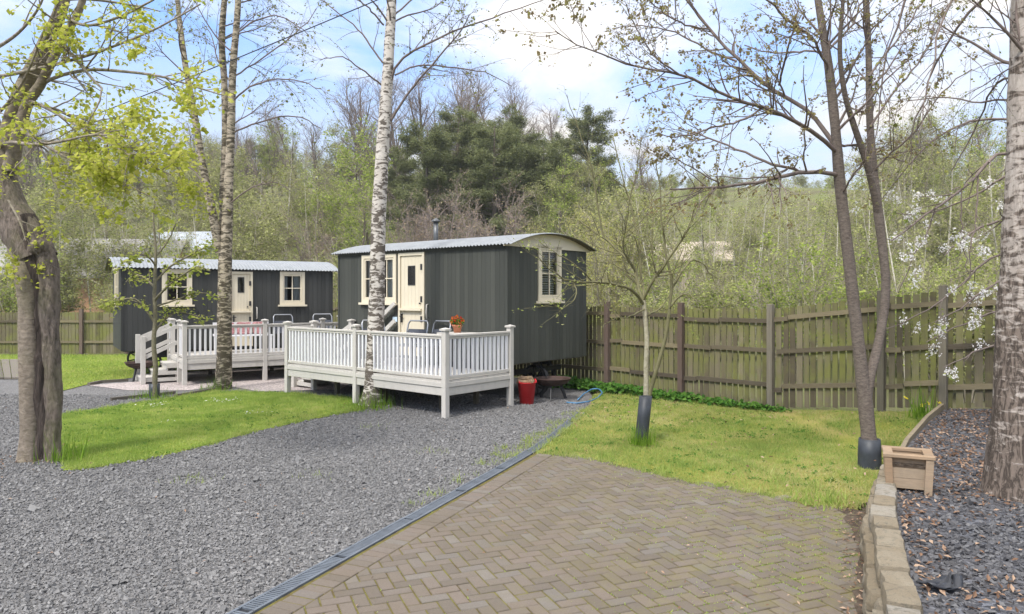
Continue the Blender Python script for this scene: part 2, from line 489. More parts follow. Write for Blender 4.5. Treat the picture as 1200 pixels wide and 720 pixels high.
fr = t.n("ShaderNodeFresnel"); fr.inputs[0].default_value = 1.6
mx = t.n("ShaderNodeMixShader"); t.l(fr.outputs[0], mx.inputs[0]); t.l(tr.outputs[0], mx.inputs[1]); t.l(gl.outputs[0], mx.inputs[2])
t.l(mx.outputs[0], t.out.inputs["Surface"])
M["glass"] = t.m
t = NT("split log ends")
t.color(t.ramp(t.noise(t.pos((9, 9, 30)), 2.0, 5), [(0.3, (0.10, 0.07, 0.045)), (0.7, (0.36, 0.25, 0.15))])); t.rough(0.9)
M["log"] = t.m

# --- bark and leaves
def bark(name, lo, hi, scale=(10, 10, 2.2), bump=0.9, dist=0.03, moss=None):
    t = NT(name)
    f = t.noise(t.pos(scale), 1.4, 8, 0.7, 0.6)
    c = t.ramp(f, [(0.28, lo), (0.62, hi), (0.8, tuple(min(1, x * 1.35) for x in hi))])
    if moss:
        c = t.mix(t.ramp(t.noise(t.pos(), 2.3, 6, 0.7), [(0.46, 0.0), (0.7, moss[1])]), c, moss[0])
    t.color(c); t.rough(0.9); t.spec(0.15); t.bump(f, bump, dist)
    return t.m
def birch(name, hi, patch_lo, patch_hi, dark=(0.045, 0.038, 0.032), tint=None, rise=None, cracks=False):
    t = NT(name)
    f = t.noise(t.pos((5.0, 5.0, 13.0)), 1.3, 7, 0.62, 0.8)
    lent = t.noise(t.pos((8, 8, 38)), 1.0, 6, 0.7, 0.5)
    c = t.mix(t.ramp(lent, [(0.60, 0.0), (0.70, 0.75)]), hi, (0.16, 0.13, 0.11))
    c = t.mix(t.ramp(t.noise(t.pos(), 3.0, 5), [(0.4, 0.0), (0.75, 0.5)]), c, tint or (0.42, 0.36, 0.29))
    d = t.ramp(f, [(patch_lo, 0.0), (patch_hi, 1.0)])
    if rise:      # rugged dark bark low on the trunk
        s = t.n("ShaderNodeSeparateXYZ"); t.l(t.pos(), s.inputs[0])
        mr = t.n("ShaderNodeMapRange"); t.l(s.outputs["Z"], mr.inputs[0])
        mr.inputs["From Min"].default_value = rise[1]; mr.inputs["From Max"].default_value = rise[0]
        ad = t.n("ShaderNodeMath", operation='MULTIPLY_ADD'); t.l(mr.outputs[0], ad.inputs[0]); ad.inputs[1].default_value = rise[2]; t.l(f, ad.inputs[2])
        d = t.ramp(ad.outputs[0], [(patch_lo, 0.0), (patch_hi, 1.0)])
    c = t.mix(d, c, dark)
    h = d
    if cracks:
        nn = t.noise(t.pos((19, 19, 5.0)), 1.0, 5, 0.6, 0.5)
        cr = t.ramp(nn, [(0.40, 0.0), (0.47, 1.0), (0.50, 1.0), (0.57, 0.0)])
        cr = t.mix(1.0, cr, t.mix(0.75, 1.0, d), 'MULTIPLY')
        c = t.mix(cr, c, (0.06, 0.047, 0.038))
        c = t.mix(0.45, c, t.ramp(t.noise(t.pos((30, 30, 12)), 1.0, 6, 0.7), [(0.3, 0.55), (0.7, 1.3)]), 'MULTIPLY')
        h = t.mix(0.6, d, cr)
    t.color(c); t.rough(0.8); t.spec(0.2); t.bump(h, -0.45 if cracks else -0.6, 0.012)
    return t.m
M["birch"] = birch("birch bark", (0.55, 0.51, 0.46), 0.50, 0.57, dark=(0.105, 0.088, 0.072), tint=(0.36, 0.31, 0.25), rise=(0.0, 4.5, 0.075))
M["birch_big"] = birch("old birch bark", (0.44, 0.39, 0.345), 0.50, 0.62, dark=(0.17, 0.135, 0.11), tint=(0.31, 0.255, 0.21), rise=(0.2, 3.2, 0.20), cracks=True)
M["birch_mossy"] = birch("mossy birch bark", (0.40, 0.34, 0.26), 0.44, 0.56, dark=(0.075, 0.062, 0.042), tint=(0.24, 0.22, 0.12), rise=(0.0, 4.0, 0.06))
M["maple_smooth"] = bark("smooth brown bark", (0.105, 0.084, 0.063), (0.275, 0.23, 0.18), (9, 9, 16.0), 0.8, 0.02, moss=((0.15, 0.15, 0.07), 0.35))
M["maple_rough"] = bark("rough grey bark", (0.045, 0.037, 0.031), (0.25, 0.205, 0.17), (19, 19, 6.0), 1.0, 0.05, moss=((0.14, 0.15, 0.05), 0.4))
M["hollow"] = bark("dark hollow wood", (0.02, 0.017, 0.015), (0.12, 0.095, 0.08), (26, 26, 2.6), 1.0, 0.05)
M["maple_limb"] = bark("pale limb bark", (0.085, 0.07, 0.056), (0.36, 0.31, 0.255), (14, 14, 9), 0.9, 0.02, moss=((0.18, 0.18, 0.07), 0.5))
M["cherry"] = bark("cherry bark", (0.06, 0.048, 0.04), (0.175, 0.145, 0.122), (16, 16, 40), 0.45, 0.008)
M["oak"] = bark("oak sapling bark", (0.09, 0.08, 0.05), (0.20, 0.18, 0.12), (20, 20, 14), 0.3, 0.006)
M["sapling"] = bark("pale sapling bark", (0.22, 0.20, 0.13), (0.46, 0.42, 0.31), (14, 14, 14), 0.3, 0.006)
M["twig"] = bark("twig bark", (0.11, 0.085, 0.074), (0.21, 0.17, 0.15), (20, 20, 8), 0.2, 0.004)
M["twig_green"] = bark("olive twig bark", (0.11, 0.105, 0.055), (0.20, 0.185, 0.10), (20, 20, 8), 0.2, 0.004)
M["twig_bg"] = bark("far twigs", (0.20, 0.172, 0.125), (0.36, 0.32, 0.245), (4, 4, 2), 0.1, 0.01)
M["twig_bare"] = bark("bare grey brown twigs", (0.14, 0.112, 0.098), (0.27, 0.225, 0.20), (4, 4, 2), 0.1, 0.01)
M["trunk_pale"] = bark("pale far trunks", (0.26, 0.235, 0.18), (0.56, 0.53, 0.44), (4, 4, 9), 0.1, 0.01)
M["trunk_dark"] = bark("dark far trunks", (0.07, 0.056, 0.044), (0.17, 0.14, 0.115), (6, 6, 2), 0.3, 0.02)
M["leaf_maple"] = leafy("young maple leaves", (0.33, 0.38, 0.05), (0.47, 0.50, 0.085), (0.58, 0.56, 0.16), 0.5)
M["leaf_birch"] = leafy("birch leaf buds", (0.14, 0.16, 0.04), (0.24, 0.26, 0.07), (0.30, 0.27, 0.10), 0.4)
M["leaf_cherry"] = leafy("bronze cherry leaves", (0.20, 0.145, 0.095), (0.28, 0.235, 0.11), (0.38, 0.37, 0.13), 0.45)
M["leaf_sap"] = leafy("sapling leaves", (0.24, 0.30, 0.07), (0.34, 0.38, 0.12), (0.44, 0.45, 0.20), 0.45)
M["leaf_hedge"] = leafy("oak sapling leaves", (0.22, 0.28, 0.05), (0.34, 0.38, 0.08), (0.42, 0.42, 0.14), 0.45)
M["leaf_bg"] = leafy("far spring leaves", (0.17, 0.20, 0.06), (0.37, 0.40, 0.14), (0.46, 0.46, 0.20), 0.4)
M["leaf_fresh"] = leafy("fresh green leaves", (0.15, 0.215, 0.045), (0.34, 0.41, 0.10), (0.43, 0.47, 0.14), 0.45)
M["leaf_yellow"] = leafy("yellow green willow leaves", (0.33, 0.34, 0.09), (0.45, 0.44, 0.15), (0.54, 0.50, 0.22), 0.45)
M["leaf_bud"] = leafy("pinkish buds", (0.25, 0.19, 0.14), (0.34, 0.26, 0.19), (0.38, 0.33, 0.20), 0.35)
M["leaf_grey"] = leafy("grey green leaves", (0.15, 0.17, 0.065), (0.35, 0.365, 0.145), (0.44, 0.44, 0.21), 0.4)
M["needles"] = leafy("pine needles", (0.13, 0.155, 0.075), (0.205, 0.23, 0.105), (0.29, 0.30, 0.14), 0.3)
M["weed"] = leafy("weed leaves", (0.05, 0.14, 0.025), (0.09, 0.20, 0.035), (0.14, 0.26, 0.05), 0.35)
M["grass_r"] = leafy("mown grass", (0.21, 0.30, 0.07), (0.345, 0.41, 0.12), (0.53, 0.46, 0.24), 0.42)
M["grass_l"] = leafy("bright grass", (0.20, 0.30, 0.06), (0.325, 0.415, 0.10), (0.50, 0.48, 0.19), 0.42)
M["grass_tall"] = leafy("long grass", (0.10, 0.20, 0.02), (0.17, 0.30, 0.03), (0.26, 0.36, 0.06), 0.4)
M["litter"] = leafy("fallen leaves", (0.10, 0.06, 0.04), (0.24, 0.15, 0.10), (0.44, 0.32, 0.23), 0.15)
M["blossom"] = leafy("white blossom", (0.74, 0.73, 0.70), (0.84, 0.83, 0.82), (0.86, 0.80, 0.78), 0.35)
M["red_petal"] = leafy("red and yellow petals", (0.45, 0.025, 0.02), (0.52, 0.08, 0.03), (0.50, 0.36, 0.05), 0.3)
M["yellow_petal"] = leafy("yellow petals", (0.75, 0.60, 0.03), (0.80, 0.66, 0.05), (0.82, 0.70, 0.10), 0.3)
from mathutils.geometry import delaunay_2d_cdt

# ------------------------------------------------------------------ setting: terrain and ground sheets
def hill_z(x, y):
    x = np.asarray(x, float); y = np.asarray(y, float)
    yy = y + 0.12 * np.maximum(0, x)
    top = 19.0 - 0.035 * np.clip(x, -90, 60)
    h = top * (0.75 * sstep(28, 128, yy) + 0.25 * sstep(34, 70, yy))
    h = h + sstep(30, 60, yy) * (0.7 * np.sin(x * 0.11 + y * 0.05) + 0.5 * np.sin(x * 0.043 - y * 0.09 + 1.3))
    return h - 0.06
def inside(poly, x, y):
    poly = np.asarray(poly, float)[:, :2]
    r = np.zeros(len(x), bool); j = len(poly) - 1
    for i in range(len(poly)):
        xi, yi = poly[i]; xj, yj = poly[j]
        c = ((yi > y) != (yj > y)) & (x < (xj - xi) * (y - yi) / (yj - yi + 1e-12) + xi)
        r ^= c; j = i
    return r
def densify(poly, step, jit=0.0):
    out = []
    n = len(poly)
    for i in range(n):
        a = np.asarray(poly[i][:2], float); b = np.asarray(poly[(i + 1) % n][:2], float)
        k = max(1, int(np.linalg.norm(b - a) / step))
        for q in range(k):
            p = a + (b - a) * q / k
            out.append(p + rng.normal(0, jit, 2) if jit else p)
    return out
def sheet(name, poly, z, m, step=0.25, jit=0.0, grid=1.0):
    B = densify(poly, step, jit)
    xs = [p[0] for p in B]; ys = [p[1] for p in B]
    gx, gy = np.meshgrid(np.arange(min(xs), max(xs), grid), np.arange(min(ys), max(ys), grid))
    gx = gx.ravel(); gy = gy.ravel(); k = inside(B, gx, gy)
    pts = [Vector(p) for p in B] + [Vector(p) for p in np.stack([gx[k], gy[k]], 1)]
    vs, es, fs, *_ = delaunay_2d_cdt(pts, [], [list(range(len(B)))], 1, 1e-5)
    V = np.array([[v.x, v.y, 0.0] for v in vs])
    V[:, 2] = z(V[:, 0], V[:, 1]) if callable(z) else z
    fs = [f if (vs[f[1]] - vs[f[0]]).cross(vs[f[2]] - vs[f[0]]) > 0 else f[::-1] for f in fs]
    mb = MB(); mb.add(V, np.array(fs))
    return tag(mb.build(name, m, None, True), kind="structure")

gx = np.concatenate([np.linspace(-600, -90, 12), np.arange(-84, 84, 3.0), np.linspace(90, 600, 12)])
gy = np.concatenate([np.linspace(-60, 20, 6), np.arange(23, 140, 3.0), np.linspace(145, 900, 14)])
XX, YY = np.meshgrid(gx, gy)
mb = MB()
ii, jj = np.meshgrid(np.arange(len(gy) - 1), np.arange(len(gx) - 1), indexing='ij')
W = len(gx)
mb.add(np.stack([XX, YY, hill_z(XX, YY)], -1).reshape(-1, 3),
       np.stack([ii * W + jj, ii * W + jj + 1, (ii + 1) * W + jj + 1, (ii + 1) * W + jj], -1).reshape(-1, 4))
tag(mb.build("ground", M["ground"], None, True), kind="structure")

def gp(*pts):
    return [G(*p)[:2] for p in pts]
# gravel drive and yard
KERB = [(-2.85, 1.8), (-1.78, 4.3), (-0.72, 6.85), (0.16, 8.95), (0.62, 10.3), (1.16, 12.2)]
gravel_poly = [(-26, 2.0), (-2.95, 1.8), (-1.82, 4.3), (-0.76, 6.85), (0.12, 8.95), (0.58, 10.3), (1.12, 12.2), (1.55, 13.2), (1.6, 15.9), (-2, 19.5), (-9, 21.5), (-26, 16.5)]
sheet("gravel", gravel_poly, 0.0, M["gravel"], 0.5)
# pinkish chippings round the far hut
pink_poly = gp((103, 452), (150, 458), (222, 458), (262, 452)) + [(-5.2, 14.9), (-3.6, 15.2), (-3.6, 17.5), (-5.0, 20.5), (-8.6, 18.9), (-8.2, 16.9)]
sheet("pink_gravel", pink_poly, 0.008, M["pink_gravel"], 0.5)
# lawns
lawn_l = gp((66, 488), (72, 520), (76, 551), (95, 551), (160, 541), (230, 526), (300, 506), (360, 493), (427, 480), (436, 472), (415, 468), (335, 461), (250, 459), (190, 469), (120, 479))
sheet("lawn", lawn_l, 0.010, M["lawn_left"], 0.12, 0.03)
lawn_f = [(-26, 23.8), (-26, 19.0)] + gp((22, 445), (31, 458), (72, 459)) + gp((103, 451), (150, 444), (215, 437)) + [(-8.2, 18.9), (-5.2, 20.9), (-3.2, 22.0), (-5.5, 23.9)]
sheet("lawn", lawn_f, 0.012, M["lawn_left"], 0.3, 0.01)
lawn_r = [G(684, 483)[:2], (0.72, 10.35), (0.25, 9.1)] + gp((660, 536), (700, 542), (750, 554), (800, 566), (850, 575), (900, 583), (960, 597), (1000, 600)) + [(3.32, 6.9), (3.62, 7.05), (3.66, 6.95), (4.4, 8.2), (5.5, 9.7), (6.25, 10.55), (4.52, 12.55), (2.1, 15.2), (1.62, 14.4), (1.4, 13.1)]
sheet("lawn", lawn_r, lambda x, y: 0.011 + lawn_z(x, y), M["lawn_right"], 0.10, 0.028, 0.5)
# bare soil strip between paving and wall
sheet("soil_strip", gp((985, 598), (1008, 601)) + [(3.5, 7.05), (2.9, 5.7), (2.35, 4.7), (1.75, 3.2), (1.35, 2.2), (1.2, 2.2), (1.68, 3.4), (2.17, 4.6), (2.72, 5.7)], 0.021, M["soil"], 0.1, 0.02)

# --- block paving, herringbone at 45 degrees to the drain, with a header course beside it
paving = [(-2.75, 1.8), (-1.7, 4.3), (-0.64, 6.85), (0.22, 8.95), (0.32, 9.12)] + gp((660, 534), (700, 540), (750, 552), (800, 564), (850, 573), (900, 581), (960, 595), (1012, 603)) + [(2.92, 5.75), (2.46, 4.9), (2.02, 3.9), (1.32, 2.2), (1.1, 1.8)]
sheet("paving_bed", paving, 0.0115, M["joints"], 0.5)
kd = np.array([0.388, 0.9217]); kp = np.array([0.9217, -0.388])
a45 = math.atan2(kd[1], kd[0]) - R(45)
e1 = np.array([math.cos(a45), math.sin(a45)]); e2 = np.array([-e1[1], e1[0]])
mb = MB()
k0 = np.array([-1.7, 4.3])
def brick(c, ang, L=0.189, Wd=0.089, lim=None):
    if not (1.8 < c[1] < 9.3): return
    cs, sn = math.cos(ang), math.sin(ang)
    tx, ty = rng.normal(0, 0.008, 2)
    zt = 0.019 + rng.normal(0, 0.0014)
    b = 0.005
    def clip(poly, lim):
        if lim is None: return poly
        out = []
        for i in range(len(poly)):
            p_, q_ = poly[i], poly[(i + 1) % len(poly)]
            dp = (p_ - k0) @ kp - lim; dq = (q_ - k0) @ kp - lim
            if dp >= 0: out.append(p_)
            if dp * dq < 0: out.append(p_ + (q_ - p_) * dp / (dp - dq))
        return out
    def ring(l, w, lim):
        return clip([np.array([c[0] + sx * l * cs - sy * w * sn, c[1] + sx * l * sn + sy * w * cs]) for sx, sy in ((-1, -1), (1, -1), (1, 1), (-1, 1))], lim)
    o_ = ring(L / 2, Wd / 2, lim); i_ = ring(L / 2 - b, Wd / 2 - b, None if lim is None else lim + b)
    if len(o_) < 3 or len(o_) != len(i_): return
    k = len(o_); loc = []
    for R_, z in ((o_, 0.0), (o_, zt - 0.005), (i_, zt)):
        for p_ in R_: loc.append((p_[0], p_[1], z + ((p_[0] - c[0]) * tx + (p_[1] - c[1]) * ty if z else 0)))
    q = [[s_ + i, s_ + (i + 1) % k, s_ + k + (i + 1) % k, s_ + k + i] for s_ in (0, k) for i in range(k)]
    tn = rng.random()
    mb.add(loc, q, tn); mb.q.append(np.array([[mb.n - k + i for i in range(k)]]))
cand = []
for i in range(-80, 80):
    for j in range(-80, 80):
        m4 = (i - j) % 4
        if m4 == 0: cand.append(((i + 1) * 0.1, (j + 0.5) * 0.1, 0))
        elif m4 == 3: cand.append(((i + 0.5) * 0.1, (j + 1) * 0.1, 1))
cand = np.array(cand)
cxy = np.array([0.6, 6.0]) + cand[:, :1] * e1 + cand[:, 1:2] * e2
hdr = (cxy - k0) @ kp
keep = inside(paving, cxy[:, 0], cxy[:, 1]) & (hdr > 0.16)
for c, o in zip(cxy[keep], cand[keep, 2]):
    brick(c, a45 + (R(90) if o else 0), lim=0.229)
for s in np.arange(-2.6, 5.2, 0.1):
    brick(k0 + kd * s + kp * 0.125, math.atan2(kp[1], kp[0]))
tag(mb.build("paving", M["brick"]), kind="structure")

# --- grass, stones, leaves: stuff nobody could count
def scatter(poly, n, dens=None):
    poly = np.asarray([p[:2] for p in poly], float)
    lo, hi = poly.min(0), poly.max(0)
    out = np.zeros((0, 2))
    while len(out) < n:
        p = lo + rng.random((n * 2, 2)) * (hi - lo)
        p = p[inside(poly, p[:, 0], p[:, 1])]
        if dens is not None:
            p = p[rng.random(len(p)) < dens(p[:, 0], p[:, 1])]
        out = np.vstack([out, p])
    return out[:n]
def wob(x, y, s=1.0, ph=0.0):
    return 0.5 + 0.5 * (np.sin(x * 1.9 * s + 1.1 + ph) * np.sin(y * 2.3 * s + ph) * 0.5 + np.sin(x * 4.7 * s + y * 3.1 * s + ph) * 0.3 + np.sin(x * 9.1 * s - y * 7.7 * s) * 0.2)
def rand_rot(n, tilt):
    a = rng.random(n) * 6.283; t1 = rng.normal(0, tilt, n); t2 = rng.normal(0, tilt, n)
    ca, sa = np.cos(a), np.sin(a); Rz = np.zeros((n, 3, 3)); Rz[:, 0, 0] = ca; Rz[:, 0, 1] = -sa; Rz[:, 1, 0] = sa; Rz[:, 1, 1] = ca; Rz[:, 2, 2] = 1
    Rx = np.zeros((n, 3, 3)); Rx[:, 0, 0] = 1; Rx[:, 1, 1] = np.cos(t1); Rx[:, 1, 2] = -np.sin(t1); Rx[:, 2, 1] = np.sin(t1); Rx[:, 2, 2] = np.cos(t1)
    Ry = np.zeros((n, 3, 3)); Ry[:, 1, 1] = 1; Ry[:, 0, 0] = np.cos(t2); Ry[:, 0, 2] = np.sin(t2); Ry[:, 2, 0] = -np.sin(t2); Ry[:, 2, 2] = np.cos(t2)
    return Ry @ Rx @ Rz
def clump_leaves(pts, size, up=0.5):
    n = len(pts)
    L = size * (0.6 + 0.8 * rng.random(n))
    V = np.stack([np.stack([L * 0, L * 0, L * 0], 1), np.stack([L * 0.5, -L * 0.42, L * 0.18], 1), np.stack([L, L * 0, L * 0.0], 1), np.stack([L * 0.5, L * 0.42, L * 0.18], 1)], 1)
    V = np.einsum('nij,nkj->nki', rand_rot(n, up), V) + pts[:, None]
    return V.reshape(-1, 3), np.arange(4 * n).reshape(-1, 4), np.repeat(rng.random(n), 4)
def grass(name, pos, z, h, w, m, tone, lean=0.6):
    n = len(pos)
    hh = h * (0.45 + rng.random(n) ** 2 * 1.3) * (0.75 + 0.6 * wob(pos[:, 0], pos[:, 1], 1.7, 3.1)); a = rng.random(n) * 6.283
    base = np.stack([pos[:, 0], pos[:, 1], z(pos[:, 0], pos[:, 1]) if callable(z) else np.full(n, z)], 1)
    sx = np.stack([np.cos(a), np.sin(a), np.zeros(n)], 1) * (w * (0.6 + 0.8 * rng.random(n)))[:, None] / 2
    b = rng.random(n) * 6.283; ln = lean * rng.random(n)
    tip = base + np.stack([np.cos(b) * ln, np.sin(b) * ln, np.ones(n)], 1) * hh[:, None]
    V = np.stack([base - sx, base + sx, tip], 1).reshape(-1, 3)
    mb = MB(); mb.add(V, np.arange(3 * n).reshape(-1, 3), np.repeat(np.clip(tone, 0, 1), 3))
    return mb.build(name, m)
p = scatter(lawn_r, 120000, lambda x, y: np.clip(11.0 / np.maximum(y, 6), 0.4, 1) * (0.30 + 0.9 * vnoise(x, y, 3.0)).clip(0, 1))
tag(grass("mown_grass", p, lambda x, y: 0.009 + lawn_z(x, y), 0.025, 0.008, M["grass_r"], -0.12 + 0.55 * vnoise(p[:, 0], p[:, 1], 0.8) + 0.55 * vnoise(p[:, 0], p[:, 1], 4.0) + 0.15 * sstep(10, 13, p[:, 1]) + rng.normal(0, 0.16, len(p)), 1.0),
    "short yellowish grass of the lawn beside the brick paving", "grass", kind="stuff")
p = scatter(lawn_l, 120000, lambda x, y: (0.3 + 0.9 * vnoise(x, y, 3.0)).clip(0, 1))
tag(grass("mown_grass", p, 0.008, 0.026, 0.009, M["grass_l"], -0.15 + 0.5 * vnoise(p[:, 0], p[:, 1], 0.9) + 0.55 * vnoise(p[:, 0], p[:, 1], 4.5) + rng.normal(0, 0.16, len(p)), 1.0),
    "bright green grass of the lawn between maple and deck", "grass", kind="stuff")
p = scatter(lawn_f, 70000, lambda x, y: (x > -17).astype(float))
tag(grass("mown_grass", p, 0.010, 0.035, 0.016, M["grass_l"], 0.2 + 0.6 * wob(p[:, 0], p[:, 1], 0.7) + rng.normal(0, 0.2, len(p)), 1.0),
    "green grass of the lawn below the back fence", "grass", kind="stuff")

# ragged fringes: grass creeping over the edges of gravel and paving, and coarser tufts within the lawns
def fringe(poly, n, m, label, zz):
    B = np.array(densify(poly, 0.05)); k = rng.integers(0, len(B), n)
    k = k[rng.random(n) < 0.25 + 0.75 * (wob(B[k, 0], B[k, 1], 2.3) > 0.5)]
    pp = B[k] + rng.normal(0, 0.035, (len(k), 2))
    tag(grass("grass_fringe", pp, zz, 0.05, 0.010, m, 0.2 + 0.6 * rng.random(len(pp)), 1.3), label, "grass", kind="stuff")
fringe(lawn_l, 9000, M["grass_l"], "ragged grass fringe round the left lawn", 0.004)
fringe(lawn_r[:12], 7000, M["grass_r"], "ragged grass fringe between the right lawn and the paving", 0.012)
for poly, m, n_, lab, zz in ((lawn_l, "grass_l", 130, "coarser tufts in the left lawn", lambda x, y: 0.01 + 0 * x), (lawn_r, "grass_l", 160, "coarser green tufts in the right lawn", lambda x, y: 0.01 + lawn_z(x, y))):
    c_ = scatter(poly, n_); pp = np.repeat(c_, 40, 0) + rng.normal(0, 0.05, (n_ * 40, 2)); pp = pp[inside(poly, pp[:, 0], pp[:, 1])]
    tag(grass("grass_tufts", pp, zz, 0.05, 0.010, M[m], rng.random(len(pp)) * 0.8, 0.9), lab, "grass", kind="stuff")

# small weeds among the grass
for poly, n_, lab, zf_ in ((lawn_r, 420, "small dark weeds and clover in the right lawn", lambda x, y: 0.012 + lawn_z(x, y)), (lawn_l, 260, "small dark weeds and clover in the left lawn", lambda x, y: 0.012 + 0 * x)):
    c_ = scatter(poly, n_, lambda x, y: (vnoise(x, y, 1.7) > 0.55).astype(float))
    pp = np.repeat(c_, 7, 0) + rng.normal(0, 0.025, (n_ * 7, 2))
    mb = MB(); mb.add(*clump_leaves(np.column_stack([pp, zf_(pp[:, 0], pp[:, 1]) + 0.018 * rng.random(len(pp))]), 0.028, 0.5))
    tag(mb.build("weeds", M["weed"]), lab, "weeds", kind="stuff")

OCT_V = np.array([[1, 0, 0], [-1, 0, 0], [0, 1, 0], [0, -1, 0], [0, 0, 1], [0, 0, -1]], float)
OCT_F = np.array([[0, 2, 4], [2, 1, 4], [1, 3, 4], [3, 0, 4], [2, 0, 5], [1, 2, 5], [3, 1, 5], [0, 3, 5]])
CUB_V = np.array([[x, y, z] for x in (-1, 1) for y in (-1, 1) for z in (-1, 1)], float) * 0.75
CUB_F = np.array([[0, 1, 3, 2], [4, 6, 7, 5], [0, 4, 5, 1], [2, 3, 7, 6], [0, 2, 6, 4], [1, 5, 7, 3]])
def stones(name, pos, z, r, m, flat=0.55, tilt=0.45):
    n = len(pos)
    s = r * np.exp(rng.normal(0, 0.35, n))
    V = CUB_V[None] * (1 + rng.normal(0, 0.22, (n, 8, 3)))
    V = V * (np.stack([np.ones(n), 0.55 + 0.4 * rng.random(n), flat * (0.6 + 0.6 * rng.random(n))], 1) * s[:, None])[:, None, :]
    V = np.einsum('nij,nkj->nki', rand_rot(n, tilt), V)
    zz = z(pos[:, 0], pos[:, 1]) if callable(z) else np.full(n, z)
    V += np.stack([pos[:, 0], pos[:, 1], zz + s * flat * rng.random(n) * 0.9], 1)[:, None, :]
    Fc = (CUB_F[None] + (np.arange(n) * 8)[:, None, None]).reshape(-1, 4)
    tone = np.clip(rng.random(n) * 0.85 + 0.22 * (wob(pos[:, 0], pos[:, 1], 0.55, 1.9) - 0.4), 0, 1)
    mb = MB(); mb.add(V.reshape(-1, 3), Fc, np.repeat(tone, 8))
    return mb.build(name, m)
stone_poly = [(-8.2, 3.0), (-3.4, 1.9), (-1.86, 4.3), (-0.8, 6.85), (0.08, 8.95), (0.54, 10.3), (1.08, 12.2), (1.5, 13.2), (0.6, 14.2), (-2.6, 15.0), (-4.4, 14.3), (-10.5, 14.5), (-11, 9.0)]
in_lawn = lambda x, y: ~inside(lawn_l, x, y)
p = scatter(stone_poly, 165000, lambda x, y: in_lawn(x, y) * np.clip((6.5 / np.maximum(y, 3)) ** 1.2, 0.1, 1))
tag(stones("gravel_stones", p, 0.0, 0.0096, M["stones"], 0.72, 0.7), "loose grey stones covering the gravel drive", "gravel", kind="stuff")

# --- raised planting bed behind the stone wall
WALL_TOP = [(1.15, 1.9), (1.35, 2.35), (1.62, 3.0), (1.85, 3.55), (2.05, 4.02), (2.22, 4.43), (2.37, 4.74), (2.60, 5.26), (2.93, 5.89), (3.22, 6.4), (3.50, 6.9)]
def bed_z(x, y):
    return 0.315 + 0.09 * np.maximum(0, np.asarray(x, float) - 6.2)
bed = [(1.25, 1.9), (1.72, 3.0), (2.15, 4.02), (2.47, 4.74), (3.02, 5.89), (3.58, 6.9), (4.46, 8.17), (5.5, 9.6), (6.34, 10.62), (7.3, 10.05), (9.8, 8.6), (12, 6), (12, 1.9)]
sheet("planting_bed", bed, bed_z, M["bed_gravel"], 0.4, 0.0, 0.6)
bed_in = [(1.42, 1.9), (1.85, 3.0), (2.22, 3.9), (2.56, 4.7), (3.1, 5.85), (3.62, 6.85), (4.5, 8.15), (5.55, 9.6), (6.34, 10.55), (7.3, 10.0), (9.0, 9.0), (8, 5.5), (6, 1.9)]
p = scatter(bed_in, 38000, lambda x, y: np.clip((5.0 / np.maximum(y, 2)) ** 1.0, 0.15, 1) * (0.25 + 0.75 * (wob(x, y, 1.4, 2.0) > 0.36)))
tag(stones("slate_chips", p, bed_z, 0.0135, M["slate"], 0.42, 0.5), "dark slate chips in the raised bed", "slate chips", kind="stuff")
def leaf_litter(name, p, z, size, label, m="litter"):
    n = len(p)
    L = size * (0.6 + 0.8 * rng.random(n))
    V = np.stack([np.stack([-L, L * 0, L * 0], 1), np.stack([L * 0, -L * 0.45, L * 0.25], 1), np.stack([L, L * 0, L * 0.1], 1), np.stack([L * 0, L * 0.45, L * 0.25], 1)], 1)
    V = np.einsum('nij,nkj->nki', rand_rot(n, 0.4), V)
    V += np.stack([p[:, 0], p[:, 1], (z(p[:, 0], p[:, 1]) if callable(z) else np.full(n, z)) + 0.008 + 0.02 * rng.random(n)], 1)[:, None]
    mb = MB(); mb.add(V.reshape(-1, 3), np.arange(4 * n).reshape(-1, 4), np.repeat(rng.random(n), 4))
    return tag(mb.build(name, M[m]), label, "leaf litter", kind="stuff")
p = scatter(bed_in, 9500, lambda x, y: np.clip(1.3 * sstep(5.0, 8.5, y) + 0.10 + 0.5 * (vnoise(x, y, 1.6) > 0.62) + 0.8 * (np.abs(x - (0.48 * y + 0.28)) < 0.3) + 0.3 * (wob(x, y, 1.4, 2.0) < 0.4), 0, 1))
leaf_litter("leaf_litter", p, bed_z, 0.021, "brown fallen leaves lying over the raised slate bed")
p = scatter(lawn_r, 260, lambda x, y: 0.25 + 0.75 * (y > 11))
leaf_litter("leaf_litter", p, lambda x, y: 0.045 + lawn_z(x, y), 0.022, "brown fallen leaves dotted over the right lawn")
p = scatter(paving, 260, lambda x, y: np.clip(0.15 + (x - 0.3 * y + 0.5) / 2, 0.05, 1))
leaf_litter("leaf_litter", p, 0.02, 0.013, "small pale leaf scraps dotted over the brick paving")

p = scatter(stone_poly, 420, lambda x, y: in_lawn(x, y))
leaf_litter("leaf_litter", p, 0.012, 0.014, "small brown leaf scraps blown over the gravel drive")
p = scatter([(2.9, 5.75), (3.5, 6.9), (3.15, 6.9), (2.55, 5.6), (1.9, 4.2), (1.2, 2.6), (1.4, 2.4), (2.1, 4.0)], 420)
leaf_litter("leaf_litter", p, 0.018, 0.016, "leaf scraps in the dark soil along the stone wall")
for c_, z_, r_, n_, lab in (((-5.72, 8.8), 0.012, 0.32, 110, "leaf scraps round the foot of the old maple"), ((4.28, 6.1), None, 0.42, 260, "leaf scraps round the foot of the old birch"), ((-2.5, 12.9), 0.014, 0.3, 90, "leaf scraps round the foot of the birch at the deck")):
    p = np.array(c_) + rng.normal(0, r_, (n_, 2))
    leaf_litter("leaf_litter", p, bed_z if z_ is None else z_, 0.018, lab)
